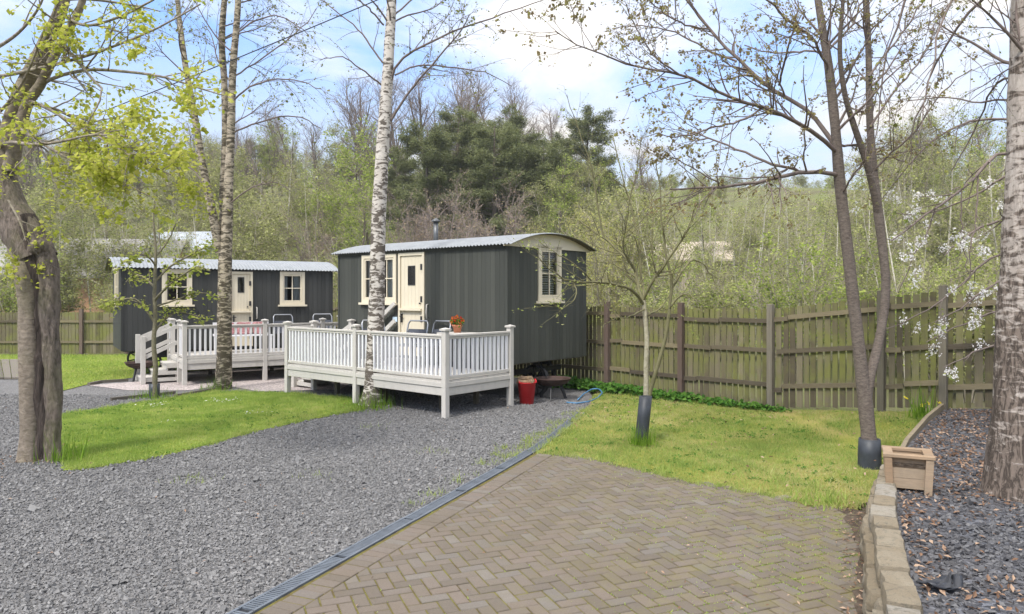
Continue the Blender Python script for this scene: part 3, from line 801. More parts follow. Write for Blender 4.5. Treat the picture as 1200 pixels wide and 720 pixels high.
# moss and little weeds in the paving joints
p = scatter(paving, 9000, lambda x, y: np.clip((x - 0.25 * y + 1.2) / 2.4, 0.06, 1) ** 1.5 * (wob(x, y, 1.6, 0.4) > 0.45))
uv = (p - np.array([0.6, 6.0]))
u = uv @ e1; v = uv @ e2
snap = rng.random(len(p)) < 0.5
u = np.where(snap, np.round(u / 0.1) * 0.1 + rng.normal(0, 0.005, len(p)), u)
v = np.where(~snap, np.round(v / 0.1) * 0.1 + rng.normal(0, 0.005, len(p)), v)
p = np.array([0.6, 6.0]) + u[:, None] * e1 + v[:, None] * e2
tag(grass("moss", p, 0.012, 0.009, 0.013, M["grass_r"], 0.1 + 0.5 * rng.random(len(p)), 1.5), "low moss tufts in the joints of the brick paving", "moss", kind="stuff")
# pale grass tufts along the drain edge of the gravel
q = []
for s in rng.random(46):
    i = int(s * 3.2) + 2
    i = min(i, 4); a = np.array(KERB[i]); b = np.array(KERB[min(i + 1, 5)])
    c = a + (b - a) * rng.random() + np.array([-0.12 - abs(rng.normal(0, 0.12)), 0])
    q.append(c + rng.normal(0, 0.05, (int(rng.integers(10, 45)), 2)))
for c, k in (((-2.1, 10.9), 40), ((-3.4, 7.8), 60), ((-2.2, 8.0), 30), ((-1.0, 9.2), 30), ((-5.2, 9.2), 60)):
    q.append(np.array(c) + rng.normal(0, 0.12, (k, 2)))
q = np.vstack(q)
tag(grass("grass_tufts", q, 0.0, 0.055, 0.008, M["grass_r"], 0.2 + 0.5 * rng.random(len(q)), 1.2), "thin grass tufts growing through the grey gravel", "grass", kind="stuff")
def tuft(c, n, rad, h, label, z=0.0):
    pp = np.array(c)[None] + rng.normal(0, rad, (n, 2))
    return tag(grass("grass_tufts", pp, z, h, 0.010, M["grass_tall"], rng.random(n), 0.5), label, "grass", kind="stuff")

# leafy weeds along the fence foot
pts = []
for s in rng.random(210):
    s = s ** 1.3
    f = np.array([1.15, 16.0]) + (np.array([4.7, 12.25]) - np.array([1.15, 16.0])) * s
    k = 26 if s < 0.62 else 8
    hgt = 0.16 * (1 - 0.7 * s)
    c = f + np.array([-0.68, -0.73]) * (0.12 + abs(rng.normal(0, 0.17 * (1.1 - s))))
    pp = np.column_stack([c + rng.normal(0, 0.09, (k, 2)), rng.random(k) * hgt + 0.03])
    pts.append(pp)
pts = np.vstack(pts)
mb = MB(); mb.add(*clump_leaves(pts, 0.075, 0.6))
tag(mb.build("weeds", M["weed"]), "low dark green weeds along the foot of the board fence", "weeds", kind="stuff")
# ------------------------------------------------------------------ sandstone retaining wall
def rough_block(mb, c, size, ang, tone, amp=0.010, n=(5, 3, 3), taper=0.0):
    cs, sn = math.cos(ang), math.sin(ang)
    ph = rng.random(6) * 20
    h = np.asarray(size, float) / 2
    for ax in range(3):
        for sg in (-1, 1):
            o = [k for k in range(3) if k != ax]
            A, B = np.meshgrid(np.linspace(-1, 1, n[o[0]] + 1), np.linspace(-1, 1, n[o[1]] + 1), indexing='ij')
            Pn = np.zeros(A.shape + (3,)); Pn[..., ax] = sg; Pn[..., o[0]] = A; Pn[..., o[1]] = B
            Pn = Pn.reshape(-1, 3)
            e = (np.abs(Pn) > 0.99).sum(1)
            Q = Pn * h
            Q = Q * (1 - np.where(e >= 2, 0.05, 0.0))[:, None] - np.sign(Pn) * np.where(e >= 2, 0.006, 0)[:, None]
            d = np.stack([np.sin(Q[:, 1] * 31 + ph[0]) * np.sin(Q[:, 2] * 27 + Q[:, 0] * 19 + ph[1]),
                          np.sin(Q[:, 0] * 25 + ph[2]) * np.sin(Q[:, 2] * 33 + ph[3]),
                          np.sin(Q[:, 0] * 17 + ph[4]) * np.sin(Q[:, 1] * 29 + ph[5])], 1)
            Q = Q + d * amp
            V = np.stack([Q[:, 0] * cs - Q[:, 1] * sn, Q[:, 0] * sn + Q[:, 1] * cs, Q[:, 2]], 1) + np.asarray(c)
            i, j = np.meshgrid(np.arange(n[o[0]]), np.arange(n[o[1]]), indexing='ij'); w = n[o[1]] + 1
            mb.add(V, np.stack([i * w + j, (i + 1) * w + j, (i + 1) * w + j + 1, i * w + j + 1], -1).reshape(-1, 4), tone)
wp = np.array(WALL_TOP)
seg = np.concatenate([[0], np.cumsum(np.linalg.norm(np.diff(wp, axis=0), axis=1))])
def along(s):
    return np.array([np.interp(s, seg, wp[:, 0]), np.interp(s, seg, wp[:, 1])])
wall = empty("stone_wall", (2.3, 4.7, 0))
tag(wall, "low curved sandstone retaining wall holding up the slate bed", "wall")
cop = MB(); low = MB()
s = 0.0
off = np.array([2.3, 4.7])
while s < seg[-1] - 0.1:
    L = float(rng.uniform(0.24, 0.44)); L = min(L, seg[-1] - s)
    a = along(s); b = along(s + L); d = (b - a) / np.linalg.norm(b - a); nrm = np.array([d[1], -d[0]])
    m = (a + b) / 2 + nrm * (0.085 + rng.normal(0, 0.008)) - off
    rough_block(cop, (*m, 0.325 + rng.normal(0, 0.006)), (np.linalg.norm(b - a) - 0.012, 0.17 + rng.uniform(-.012, .015), 0.15), math.atan2(d[1], d[0]) + rng.normal(0, 0.012), rng.random(), 0.006)
    s += L
for row, (zc, hh, push) in enumerate(((0.20, 0.125, 0.035), (0.07, 0.15, 0.055))):
    s = -0.1 * row
    while s < seg[-1] - 0.05:
        L = float(rng.uniform(0.22, 0.5)); L = min(L, seg[-1] - s)
        a = along(s); b = along(s + L); d = (b - a) / (np.linalg.norm(b - a) + 1e-6); nrm = np.array([d[1], -d[0]])
        m = (a + b) / 2 + nrm * (0.085 - push + rng.normal(0, 0.012)) - off
        rough_block(low, (*m, zc), (np.linalg.norm(b - a) - 0.01, 0.19, hh), math.atan2(d[1], d[0]) + rng.normal(0, 0.03), rng.random() * 0.6, 0.014)
        s += L
cop.build("coping", M["sandstone"], wall, True)
low.build("stonework", M["sandstone"], wall, True)

# timber edging board between lawn and bed
eb = MB()
ep = [(3.66, 6.98), (4.46, 8.2), (5.52, 9.65), (6.26, 10.56)]
for i in range(3):
    a, b = ep[i], ep[i + 1]
    za, zb = 0.24 + 0.02 * i, 0.26 + 0.02 * i
    eb.bar((a[0], a[1], za), (b[0], b[1], zb), 0.045, 0.22, a=rng.random())
tag(eb.build("edging_board", M["edging"]), "weathered timber edging board between the right lawn and the leafy bed", "edging")

# ------------------------------------------------------------------ drain channel along the paving
dr = empty("drain_channel", (-1.78, 4.3, 0))
tag(dr, "blue grey plastic drain channel between gravel and brick paving", "drain")
ch = MB(); gr = MB()
kb = np.array(KERB)
kseg = np.concatenate([[0], np.cumsum(np.linalg.norm(np.diff(kb, axis=0), axis=1))])
s = 0.0
while s < kseg[-1] - 0.05:
    a = np.array([np.interp(s, kseg, kb[:, k]) for k in (0, 1)]); b = np.array([np.interp(min(s + 1.0, kseg[-1]), kseg, kb[:, k]) for k in (0, 1)])
    d = (b - a) / np.linalg.norm(b - a); n_ = np.array([d[1], -d[0]])
    a = a - np.array([-1.78, 4.3]); b = b - np.array([-1.78, 4.3])
    jz = rng.normal(0, 0.002)
    ch.bar((*(a + n_ * 0.01), 0.006), (*(b + n_ * 0.01 - d * 0.006), 0.006), 0.10, 0.012)
    for o in (-0.052, 0.062):
        gr.bar((*(a + n_ * o), 0.012 + jz), (*(b + n_ * o - d * 0.006), 0.012 + jz), 0.022, 0.026)
    L = np.linalg.norm(b - a)
    for q in np.arange(0.02, L - 0.02, 0.026):
        c = a + d * q
        gr.bar((*(c - n_ * 0.041), 0.017 + jz), (*(c + n_ * 0.051), 0.017 + jz), 0.014, 0.012)
    s += 1.0
ch.build("channel", M["drain_dark"], dr)
gr.build("grating", M["drain"], dr)

# ------------------------------------------------------------------ board fences
def fence(name, label, P0, P1, h, zf, rails, post_at, post_m, front=-1, double=False, seed=0, board=0.118, gap=0.030, post_label=None):
    """boards hang on rails between posts; P0 -> P1 in plan, zf(s) is the ground height along it"""
    r = np.random.default_rng(seed)
    P0 = np.array(P0, float); P1 = np.array(P1, float)
    L = np.linalg.norm(P1 - P0); d = (P1 - P0) / L; n_ = np.array([-d[1], d[0]]) * front
    root = empty(name, (P0[0], P0[1], 0), math.atan2(d[1], d[0]))
    tag(root, label, "fence")
    side = front
    for k in range(len(post_at)):
        sp = post_at[k]
        b = MB(); z = zf(sp)
        b.span(sp - 0.05, sp + 0.05, side * 0.012, side * 0.112, z - 0.1, z + h + 0.03 + r.normal(0, 0.02), a=r.random())
        b.build("post", post_m[k % len(post_m)], root, bevel=0.004)
    edges = [0.0] + [p for p in post_at if 0.2 < p < L - 0.2] + [L]
    for k in range(len(edges) - 1):
        s0, s1 = edges[k], edges[k + 1]
        b = MB(); rl = MB()
        s = s0
        while s < s1 - 0.03:
            w = board * r.uniform(0.9, 1.08)
            w = min(w, s1 - s)
            z = zf(s) + (zf(s1) - zf(s0)) * 0
            top = z + h - 0.06 + r.normal(0, 0.007); lean = r.normal(0, 0.006)
            V = []
            for (xx, zz) in ((s, z + 0.03 + r.normal(0, .01)), (s + w - gap * r.uniform(0.5, 1.5), z + 0.03), (s + w - gap + lean, top), (s + lean, top + r.normal(0, 0.004))):
                V += [(xx, -0.002 * side, zz), (xx, -0.020 * side, zz)]
            b.add(V, [[0, 2, 4, 6], [1, 7, 5, 3], [0, 1, 3, 2], [2, 3, 5, 4], [4, 5, 7, 6], [6, 7, 1, 0]], r.random())
            s += w
        b.build("board_panel", M["fence"], root)
        for q, zr in enumerate(rails):
            rl = MB()
            if double:
                m = s0 + (s1 - s0) * r.uniform(0.55, 0.95)
                for (u0, u1, dz) in ((s0, m, r.normal(0, 0.02)), (m, s1, r.uniform(-0.07, 0.07))):
                    if u1 - u0 > 0.12:
                        rl.bar((u0 + 0.004, side * 0.022, zf(u0) + zr + dz), (u1 - 0.004, side * 0.022, zf(u1) + zr + dz + r.normal(0, 0.01)), 0.040, 0.075, a=r.random())
            else:
                rl.bar((s0 + 0.002, side * 0.022, zf(s0) + zr), (s1 - 0.002, side * 0.022, zf(s1) + zr), 0.040, 0.075, a=r.random())
            if rl.n: rl.build("rail", M["fence_rail"], root)
    return root
FA = np.array([6.34, 10.64]); FD = np.array([-0.68, 0.7332])       # corner, then back to the left
fz = lambda s: max(0.0, 0.30 * (1 - s / 2.7))
posts = [0.0, 0.86, 2.68, 4.50, 6.32, 8.12, 9.94, 11.76, 13.6, 15.4, 17.2]
fence("board_fence", "long mossy board fence behind the right lawn and the near hut", FA, FA + FD * 18.0, 1.80, fz,
      (0.40, 0.98, 1.58), posts, [M["post_grey"], M["post_grey"], M["post_grey"], M["post_brown"], M["post_brown"]], front=1, double=True, seed=11)
fz2 = lambda s: 0.31 + 0.09 * s
fence("board_fence", "short board fence turning the corner behind the right birch", FA + np.array([0.02, -0.02]), (10.2, 8.45), 1.76, fz2,
      (0.33, 0.92, 1.52), [1.8, 3.6], [M["post_grey"]], front=-1, seed=12)
bx = [((8.5 - CX) / F * 24 + 14) + 14.0]  # first visible post, from the left end
fp = [k * 1.49 + 0.79 for k in range(0, 14)]
fence("board_fence", "brown board fence at the back of the far lawn", (-18.0, 24.0), (-5.6, 24.2), 1.46, lambda s: 0.0,
      (0.42, 1.10), [p for p in fp if p < 12.4], [M["post_brown"]], front=-1, seed=13, gap=0.012)

# ------------------------------------------------------------------ shepherd huts
def boards_on(mb, plane, u0, u1, ztop, zb, holes, t=0.02, w=0.112):
    """vertical boards on a wall; plane(u, n, z) -> xyz; holes cut real openings"""
    u = u0
    while u < u1 - 1e-4:
        a = u + 0.0018; b = min(u + w, u1) - 0.0018
        tone = rng.random()
        cuts = sorted({a, b, *[x for h in holes for x in (h[0], h[1]) if a < x < b]})
        for x0, x1 in zip(cuts[:-1], cuts[1:]):
            xm = (x0 + x1) / 2
            spans = [(zb, ztop(x0), ztop(x1))]
            for h in holes:
                if h[0] < xm < h[1]:
                    out = []
                    for (z0, t0, t1) in spans:
                        if h[2] > z0: out.append((z0, min(h[2], t0), min(h[2], t1)))
                        if h[3] < min(t0, t1): out.append((h[3], t0, t1))
                    spans = out
            for (z0, t0, t1) in spans:
                V = [plane(x0, 0, z0), plane(x1, 0, z0), plane(x1, 0, t1), plane(x0, 0, t0),
                     plane(x0, -t, z0), plane(x1, -t, z0), plane(x1, -t, t1), plane(x0, -t, t0)]
                mb.add(V, [[0, 1, 2, 3], [4, 7, 6, 5], [0, 4, 5, 1], [1, 5, 6, 2], [2, 6, 7, 3], [3, 7, 4, 0]], tone)
        u += w
def window(root, plane, u0, u1, z0, z1, leaves, bars, blind=False, sill=True):
    fr = MB()
    def bx(a, b, n0, n1, c, d):
        pts = [plane(x, n, z) for x in (a, b) for n in (n0, n1) for z in (c, d)]
        fr.add(pts, [[0, 1, 3, 2], [4, 6, 7, 5], [0, 4, 5, 1], [2, 3, 7, 6], [0, 2, 6, 4], [1, 5, 7, 3]])
    F_ = 0.075
    bx(u0, u0 + F_, -0.05, 0.03, z0, z1); bx(u1 - F_, u1, -0.05, 0.03, z0, z1)
    bx(u0 + F_, u1 - F_, -0.05, 0.03, z1 - F_, z1); bx(u0 + F_, u1 - F_, -0.05, 0.03, z0, z0 + F_)
    if sill: bx(u0 - 0.05, u1 + 0.05, 0.0, 0.075, z0 - 0.045, z0)
    a, b = u0 + F_, u1 - F_
    lw = (b - a) / leaves
    for k in range(leaves):
        c0, c1 = a + k * lw, a + (k + 1) * lw
        f = 0.042
        bx(c0 + 0.003, c0 + f, -0.035, 0.015, z0 + F_ + 0.003, z1 - F_ - 0.003); bx(c1 - f, c1 - 0.003, -0.035, 0.015, z0 + F_ + 0.003, z1 - F_ - 0.003)
        bx(c0 + f, c1 - f, -0.035, 0.015, z1 - F_ - f, z1 - F_ - 0.003); bx(c0 + f, c1 - f, -0.035, 0.015, z0 + F_ + 0.003, z0 + F_ + f)
        zm = (z0 + z1) / 2
        bx(c0 + f, c1 - f, -0.025, 0.007, zm - 0.011, zm + 0.011)
        if bars:
            cm = (c0 + c1) / 2
            bx(cm - 0.011, cm + 0.011, -0.024, 0.006, z0 + F_ + f, zm - 0.011); bx(cm - 0.011, cm + 0.011, -0.024, 0.006, zm + 0.011, z1 - F_ - f)
    o = fr.build("window", M["cream"], root)
    g = MB()
    g.add([plane(a, -0.012, z0 + F_), plane(b, -0.012, z0 + F_), plane(b, -0.012, z1 - F_), plane(a, -0.012, z1 - F_)], [[0, 1, 2, 3]])
    g.build("pane", M["glass"], o)
    if blind:
        s = MB()
        if blind == "slats":
            for z in np.arange(z0 + 0.1, z1 - 0.1, 0.045):
                p_ = [plane(a + 0.02, -0.09, z), plane(b - 0.02, -0.09, z), plane(b - 0.02, -0.115, z + 0.028), plane(a + 0.02, -0.115, z + 0.028)]
                s.add(p_, [[0, 1, 2, 3]])
        else:
            for (x0, x1) in ((a, a + 0.3 * (b - a)), (b - 0.38 * (b - a), b)):
                n = 10
                for q in range(n):
                    xa, xb = x0 + (x1 - x0) * q / n, x0 + (x1 - x0) * (q + 1) / n
                    na, nb = -0.10 - 0.02 * (q % 2), -0.10 - 0.02 * ((q + 1) % 2)
                    s.add([plane(xa, na, z0), plane(xb, nb, z0), plane(xb, nb, z1), plane(xa, na, z1)], [[0, 1, 2, 3]])
        s.build("blind", M["curtain"], o)
    return o
def hut(label, FL, rz, L, W, zb, zt, wallm, wins, door, endw, end_side, rise, wheels):
    root = empty("shepherd_hut", (FL[0], FL[1], 0), rz)
    tag(root, label, "hut")
    front = lambda u, n, z: (u, -n, z)
    right = lambda u, n, z: (L + n, u, z)
    left = lambda u, n, z: (-n, W - u, z)
    back = lambda u, n, z: (L - u, W + n, z)
    arch = lambda v: zt - 0.03 + rise * (1 - ((v - W / 2) / (W / 2)) ** 2)
    wl = MB()
    fh = [(w[0] + 0.01, w[1] - 0.01, w[2] + 0.01, w[3] - 0.01) for w in wins] + [(door[0] + 0.01, door[1] - 0.01, zb, door[3] - 0.01)]
    eh = [(endw[0] + 0.01, endw[1] - 0.01, endw[2] + 0.01, endw[3] - 0.01)]
    boards_on(wl, front, 0, L, lambda u: zt, zb, fh)
    boards_on(wl, right, 0.021, W - 0.021, arch, zb, eh if end_side == "right" else [])
    boards_on(wl, left, 0.021, W - 0.021, lambda u: arch(W - u), zb, eh if end_side == "left" else [])
    boards_on(wl, back, 0, L, lambda u: zt, zb, [])
    wl.build("wall", wallm, root)
    inn = MB()
    inn.span(0.03, L - 0.03, 0.03, W - 0.03, zb - 0.02, zb + 0.03)
    inn.span(0.03, L - 0.03, W - 0.06, W - 0.03, zb + 0.04, zt - 0.02)
    inn.build("interior", M["interior"], root)
    ch = MB()
    for y in (0.25, W - 0.25):
        ch.span(0.35, L - 0.75, y - 0.05, y + 0.05, zb - 0.20, zb - 0.021)
    for x in (0.6, L - 0.6):
        ch.span(x - 0.05, x + 0.05, 0.12, W - 0.12, zb - 0.30, zb - 0.205)
    ch.build("chassis", M["black_metal"], root)
    # curved corrugated roof
    rf = MB()
    ov = 0.19; eo = 0.10; pit = 0.085
    nx = int((L + 2 * ov) / pit * 8); na = 16
    xs = np.linspace(-ov, L + ov, nx)
    th = np.linspace(-1, 1, na + 1)
    y = W / 2 + th * (W / 2 + eo)
    z = zt + 0.02 + rise * (1 - (th * (W / 2 + eo) / (W / 2)) ** 2)
    nzv = np.stack([2 * rise * th * (W / 2 + eo) / (W / 2) ** 2, np.ones_like(th)], 1); nzv /= np.linalg.norm(nzv, axis=1)[:, None]
    cor = 0.012 * np.sin(xs / pit * 2 * math.pi)
    for lay, dn in ((0, 0.0), (1, -0.004)):
        V = np.zeros((nx, na + 1, 3))
        V[..., 0] = xs[:, None]
        V[..., 1] = y + (cor[:, None] + dn) * nzv[:, 0]
        V[..., 2] = z + (cor[:, None] + dn) * nzv[:, 1]
        i, j = np.meshgrid(np.arange(nx - 1), np.arange(na), indexing='ij'); w_ = na + 1
        Q = np.stack([i * w_ + j, (i + 1) * w_ + j, (i + 1) * w_ + j + 1, i * w_ + j + 1], -1).reshape(-1, 4)
        rf.add(V.reshape(-1, 3), Q if lay == 0 else Q[:, ::-1])
    rf.build("roof", M["roof"], root, True)
    # cream gable board under the arch at both ends
    for side in (0, 1):
        bb = MB()
        x0, x1 = ((-ov + 0.02, 0.0 - 0.003) if side == 0 else (L + 0.003, L + ov - 0.02))
        for k in range(na):
            ya, yb = y[k], y[k + 1]; za, zb_ = z[k] - 0.018, z[k + 1] - 0.018
            lowa = lowb = zt - 0.045
            lowa = min(lowa, za - 0.012); lowb = min(lowb, zb_ - 0.012)
            xf = -0.030 if side == 0 else L + 0.030
            xe = -0.004 if side == 0 else L + 0.004
            V = [(xf, ya, lowa), (xf, yb, lowb), (xf, yb, zb_), (xf, ya, za), (xe, ya, lowa), (xe, yb, lowb), (xe, yb, zb_), (xe, ya, za)]
            Q = [[0, 1, 2, 3], [4, 7, 6, 5], [0, 4, 5, 1], [3, 2, 6, 7]]
            if k == 0: Q.append([0, 3, 7, 4])
            if k == na - 1: Q.append([1, 5, 6, 2])
            bb.add(V, Q)
        bb.build("gable_board", M["cream"], root)
        sf = MB()                                         # soffit between wall and bargeboard
        for k in range(na):
            V = [(x0, y[k], z[k] - 0.016), (x1, y[k], z[k] - 0.016), (x1, y[k + 1], z[k + 1] - 0.016), (x0, y[k + 1], z[k + 1] - 0.016)]
            sf.add(V, [[0, 1, 2, 3]])
        sf.build("soffit", M["post_grey"], root)
    cn = MB()
    for x in (0.0, L):
        cn.span(x - 0.024, x + 0.024, -0.010, 0.018, zb, zt - 0.015)
    cn.span(0.03, L - 0.03, -0.024, -0.002, zt - 0.075, zt - 0.010)
    cn.build("corner_boards", wallm, root)
    for w in wins: window(root, front, *w[:4], *w[4:])
    window(root, right if end_side == "right" else left, *endw[:4], *endw[4:])
    # stable door
    d0, d1, z0, z1, zs = door
    fr = MB()
    fr.span(d0, d0 + 0.06, -0.03, 0.05, z0, z1); fr.span(d1 - 0.06, d1, -0.03, 0.05, z0, z1); fr.span(d0 + 0.06, d1 - 0.06, -0.03, 0.05, z1 - 0.06, z1)
    dof = fr.build("door", M["cream"], root)
    a, b = d0 + 0.065, d1 - 0.065
    lf = MB(); up = MB()
    nb = 6; bw = (b - a) / nb
    gw = (a + 0.36 * (b - a), a + 0.64 * (b - a), zs + 0.50, zs + 0.86)
    fpl = lambda u, n, z: (u, -n - 0.002, z)
    boards_on(up, fpl, a, b, lambda u: z1 - 0.065, zs + 0.012, [gw], 0.03, bw)
    boards_on(lf, fpl, a, b, lambda u: zs - 0.012, z0 + 0.01, [], 0.03, bw)
    up.build("upper_leaf", M["cream"], dof); lf.build("lower_leaf", M["cream"], dof)
    sh = MB(); sh.span(a - 0.01, b + 0.01, -0.075, -0.006, zs - 0.035, zs + 0.010)
    sh.build("ledge", M["cream"], dof, bevel=0.004)
    gf = MB(); gf.span(gw[0], gw[1], -0.002, 0.004, gw[2], gw[3])
    gf.build("door_pane", M["glass"], dof)
    gm = MB()
    for (p0, p1, q0, q1) in ((gw[0] - .018, gw[0], gw[2], gw[3]), (gw[1], gw[1] + .018, gw[2], gw[3]), (gw[0] - .018, gw[1] + .018, gw[3], gw[3] + .018), (gw[0] - .018, gw[1] + .018, gw[2] - .018, gw[2])):
        gm.span(p0, p1, -0.012, 0.0, q0, q1)
    gm.build("pane_frame", M["black_metal"], dof)
    hg = MB()
    for z in (z0 + 0.25, zs - 0.2, zs + 0.2, z1 - 0.3):
        hg.span(b - 0.03, b + 0.02, -0.042, -0.031, z - 0.06, z + 0.06)
    hg.span(a + 0.03, a + 0.055, -0.05, -0.005, zs - 0.28, zs - 0.10); hg.span(a + 0.005, a + 0.10, -0.055, -0.045, zs - 0.16, zs - 0.14)
    hg.span(b - 0.075, b - 0.055, -0.04, -0.005, zs + 0.10, zs + 0.13)
    hg.build("ironmongery", M["black_metal"], dof)
    # white grab handle beside the door
    gh = MB(); hx = d1 + 0.10; hz = zs - 0.05
    gh.tube([(hx, -0.002, hz + 0.15), (hx, -0.05, hz + 0.14), (hx, -0.06, hz), (hx, -0.05, hz - 0.14), (hx, -0.002, hz - 0.15)], 0.013, 8)
    gh.build("grab_handle", M["greywhite"], root, True)
    # spoked iron wheels
    for (x, yv) in wheels:
        wh = empty("wheel", (0, 0, 0)); wh.parent = root
        wh.location = (x, yv, 0)
        KIDS.setdefault(root.name, []).append(wh)
        r = 0.31
        ri = MB()
        ang = np.linspace(0, 2 * math.pi, 33)
        ring = lambda rr: [(rr * math.cos(t_), 0, r + rr * math.sin(t_)) for t_ in ang]
        for k in range(32):
            pr = [(rr * math.cos(ang[q]), yy, r + rr * math.sin(ang[q])) for q in (k, k + 1) for rr in (r - 0.045, r) for yy in (-0.045, 0.045)]
            ri.add(pr, [[0, 1, 3, 2], [4, 6, 7, 5], [0, 4, 5, 1], [2, 3, 7, 6], [0, 2, 6, 4], [1, 5, 7, 3]])
        ri.build("rim", M["black_metal"], wh)
        sp = MB()
        for k in range(8):
            t_ = k * math.pi / 4 + 0.2
            sp.bar((0.05 * math.cos(t_), 0, r + 0.05 * math.sin(t_)), ((r - 0.04) * math.cos(t_), 0, r + (r - 0.04) * math.sin(t_)), 0.03, 0.03, up=(0, 1, 0))
        sp.tube([(0, -0.08, r), (0, 0.08, r)], 0.06, 12)
        sp.build("spokes", M["black_metal"], wh)
    return root
H1FL = (-0.092 - 0.762 * 4.99, 13.1 + 0.648 * 4.99)
RZ1 = math.atan2(-0.648, 0.762)
hut1 = hut("dark green shepherd hut nearer the camera with flue pipe and curved tin roof", H1FL, RZ1, 4.99, 2.52, 0.725, 2.92, M["hut_green"],
           [(0.85, 1.98, 1.82, 2.84, 2, True, "curtain")], (2.05, 2.83, 0.74, 2.845, 1.70), (0.90, 1.62, 1.87, 2.93, 1, True, "slats"), "right", 0.225,
           [(4.62, 1.30), (4.1, 2.2), (0.55, 0.35), (0.55, 2.2)])
fl = MB()
fl.tube([(1.36, 1.7, 3.02), (1.36, 1.7, 3.66)], 0.055, 14)
fl.lathe([(0.0, 3.76), (0.095, 3.70), (0.10, 3.67), (0.0, 3.66)], (1.36, 1.7, 0), 14)
fl.lathe([(0.057, 3.22), (0.12, 3.16), (0.13, 3.10)], (1.36, 1.7, 0), 14)
fl.build("flue_pipe", M["flue"], hut1, True)
RZ2 = math.atan2(0.55, 0.835)
hut2 = hut("charcoal shepherd hut farther off behind the oak sapling", (-9.24, 17.2), RZ2, 5.12, 2.3, 0.646, 2.66, M["hut_black"],
           [(0.86, 1.54, 1.74, 2.62, 1, True, False), (3.70, 4.36, 1.72, 2.60, 1, True, "curtain")], (2.42, 3.00, 0.66, 2.58, 1.56),
           (0.75, 1.5, 1.74, 2.62, 1, True, False), "left", 0.24, [(0.6, 0.35), (0.6, 1.95), (4.5, 0.35), (4.5, 1.95)])
# pale blue plaque by the near door
pq = MB(); pq.span(1.86, 2.0, -0.012, -0.001, 1.43, 1.53); pq.build("plaque", M["pale_blue"], hut1)
mb = MB(); mb.span(0.30, 0.52, 0.10, 0.25, 0.36, 0.62); mb.span(0.33, 0.49, 0.09, 0.098, 0.40, 0.58)
mb.build("utility_box", M["white"], hut2, bevel=0.008)

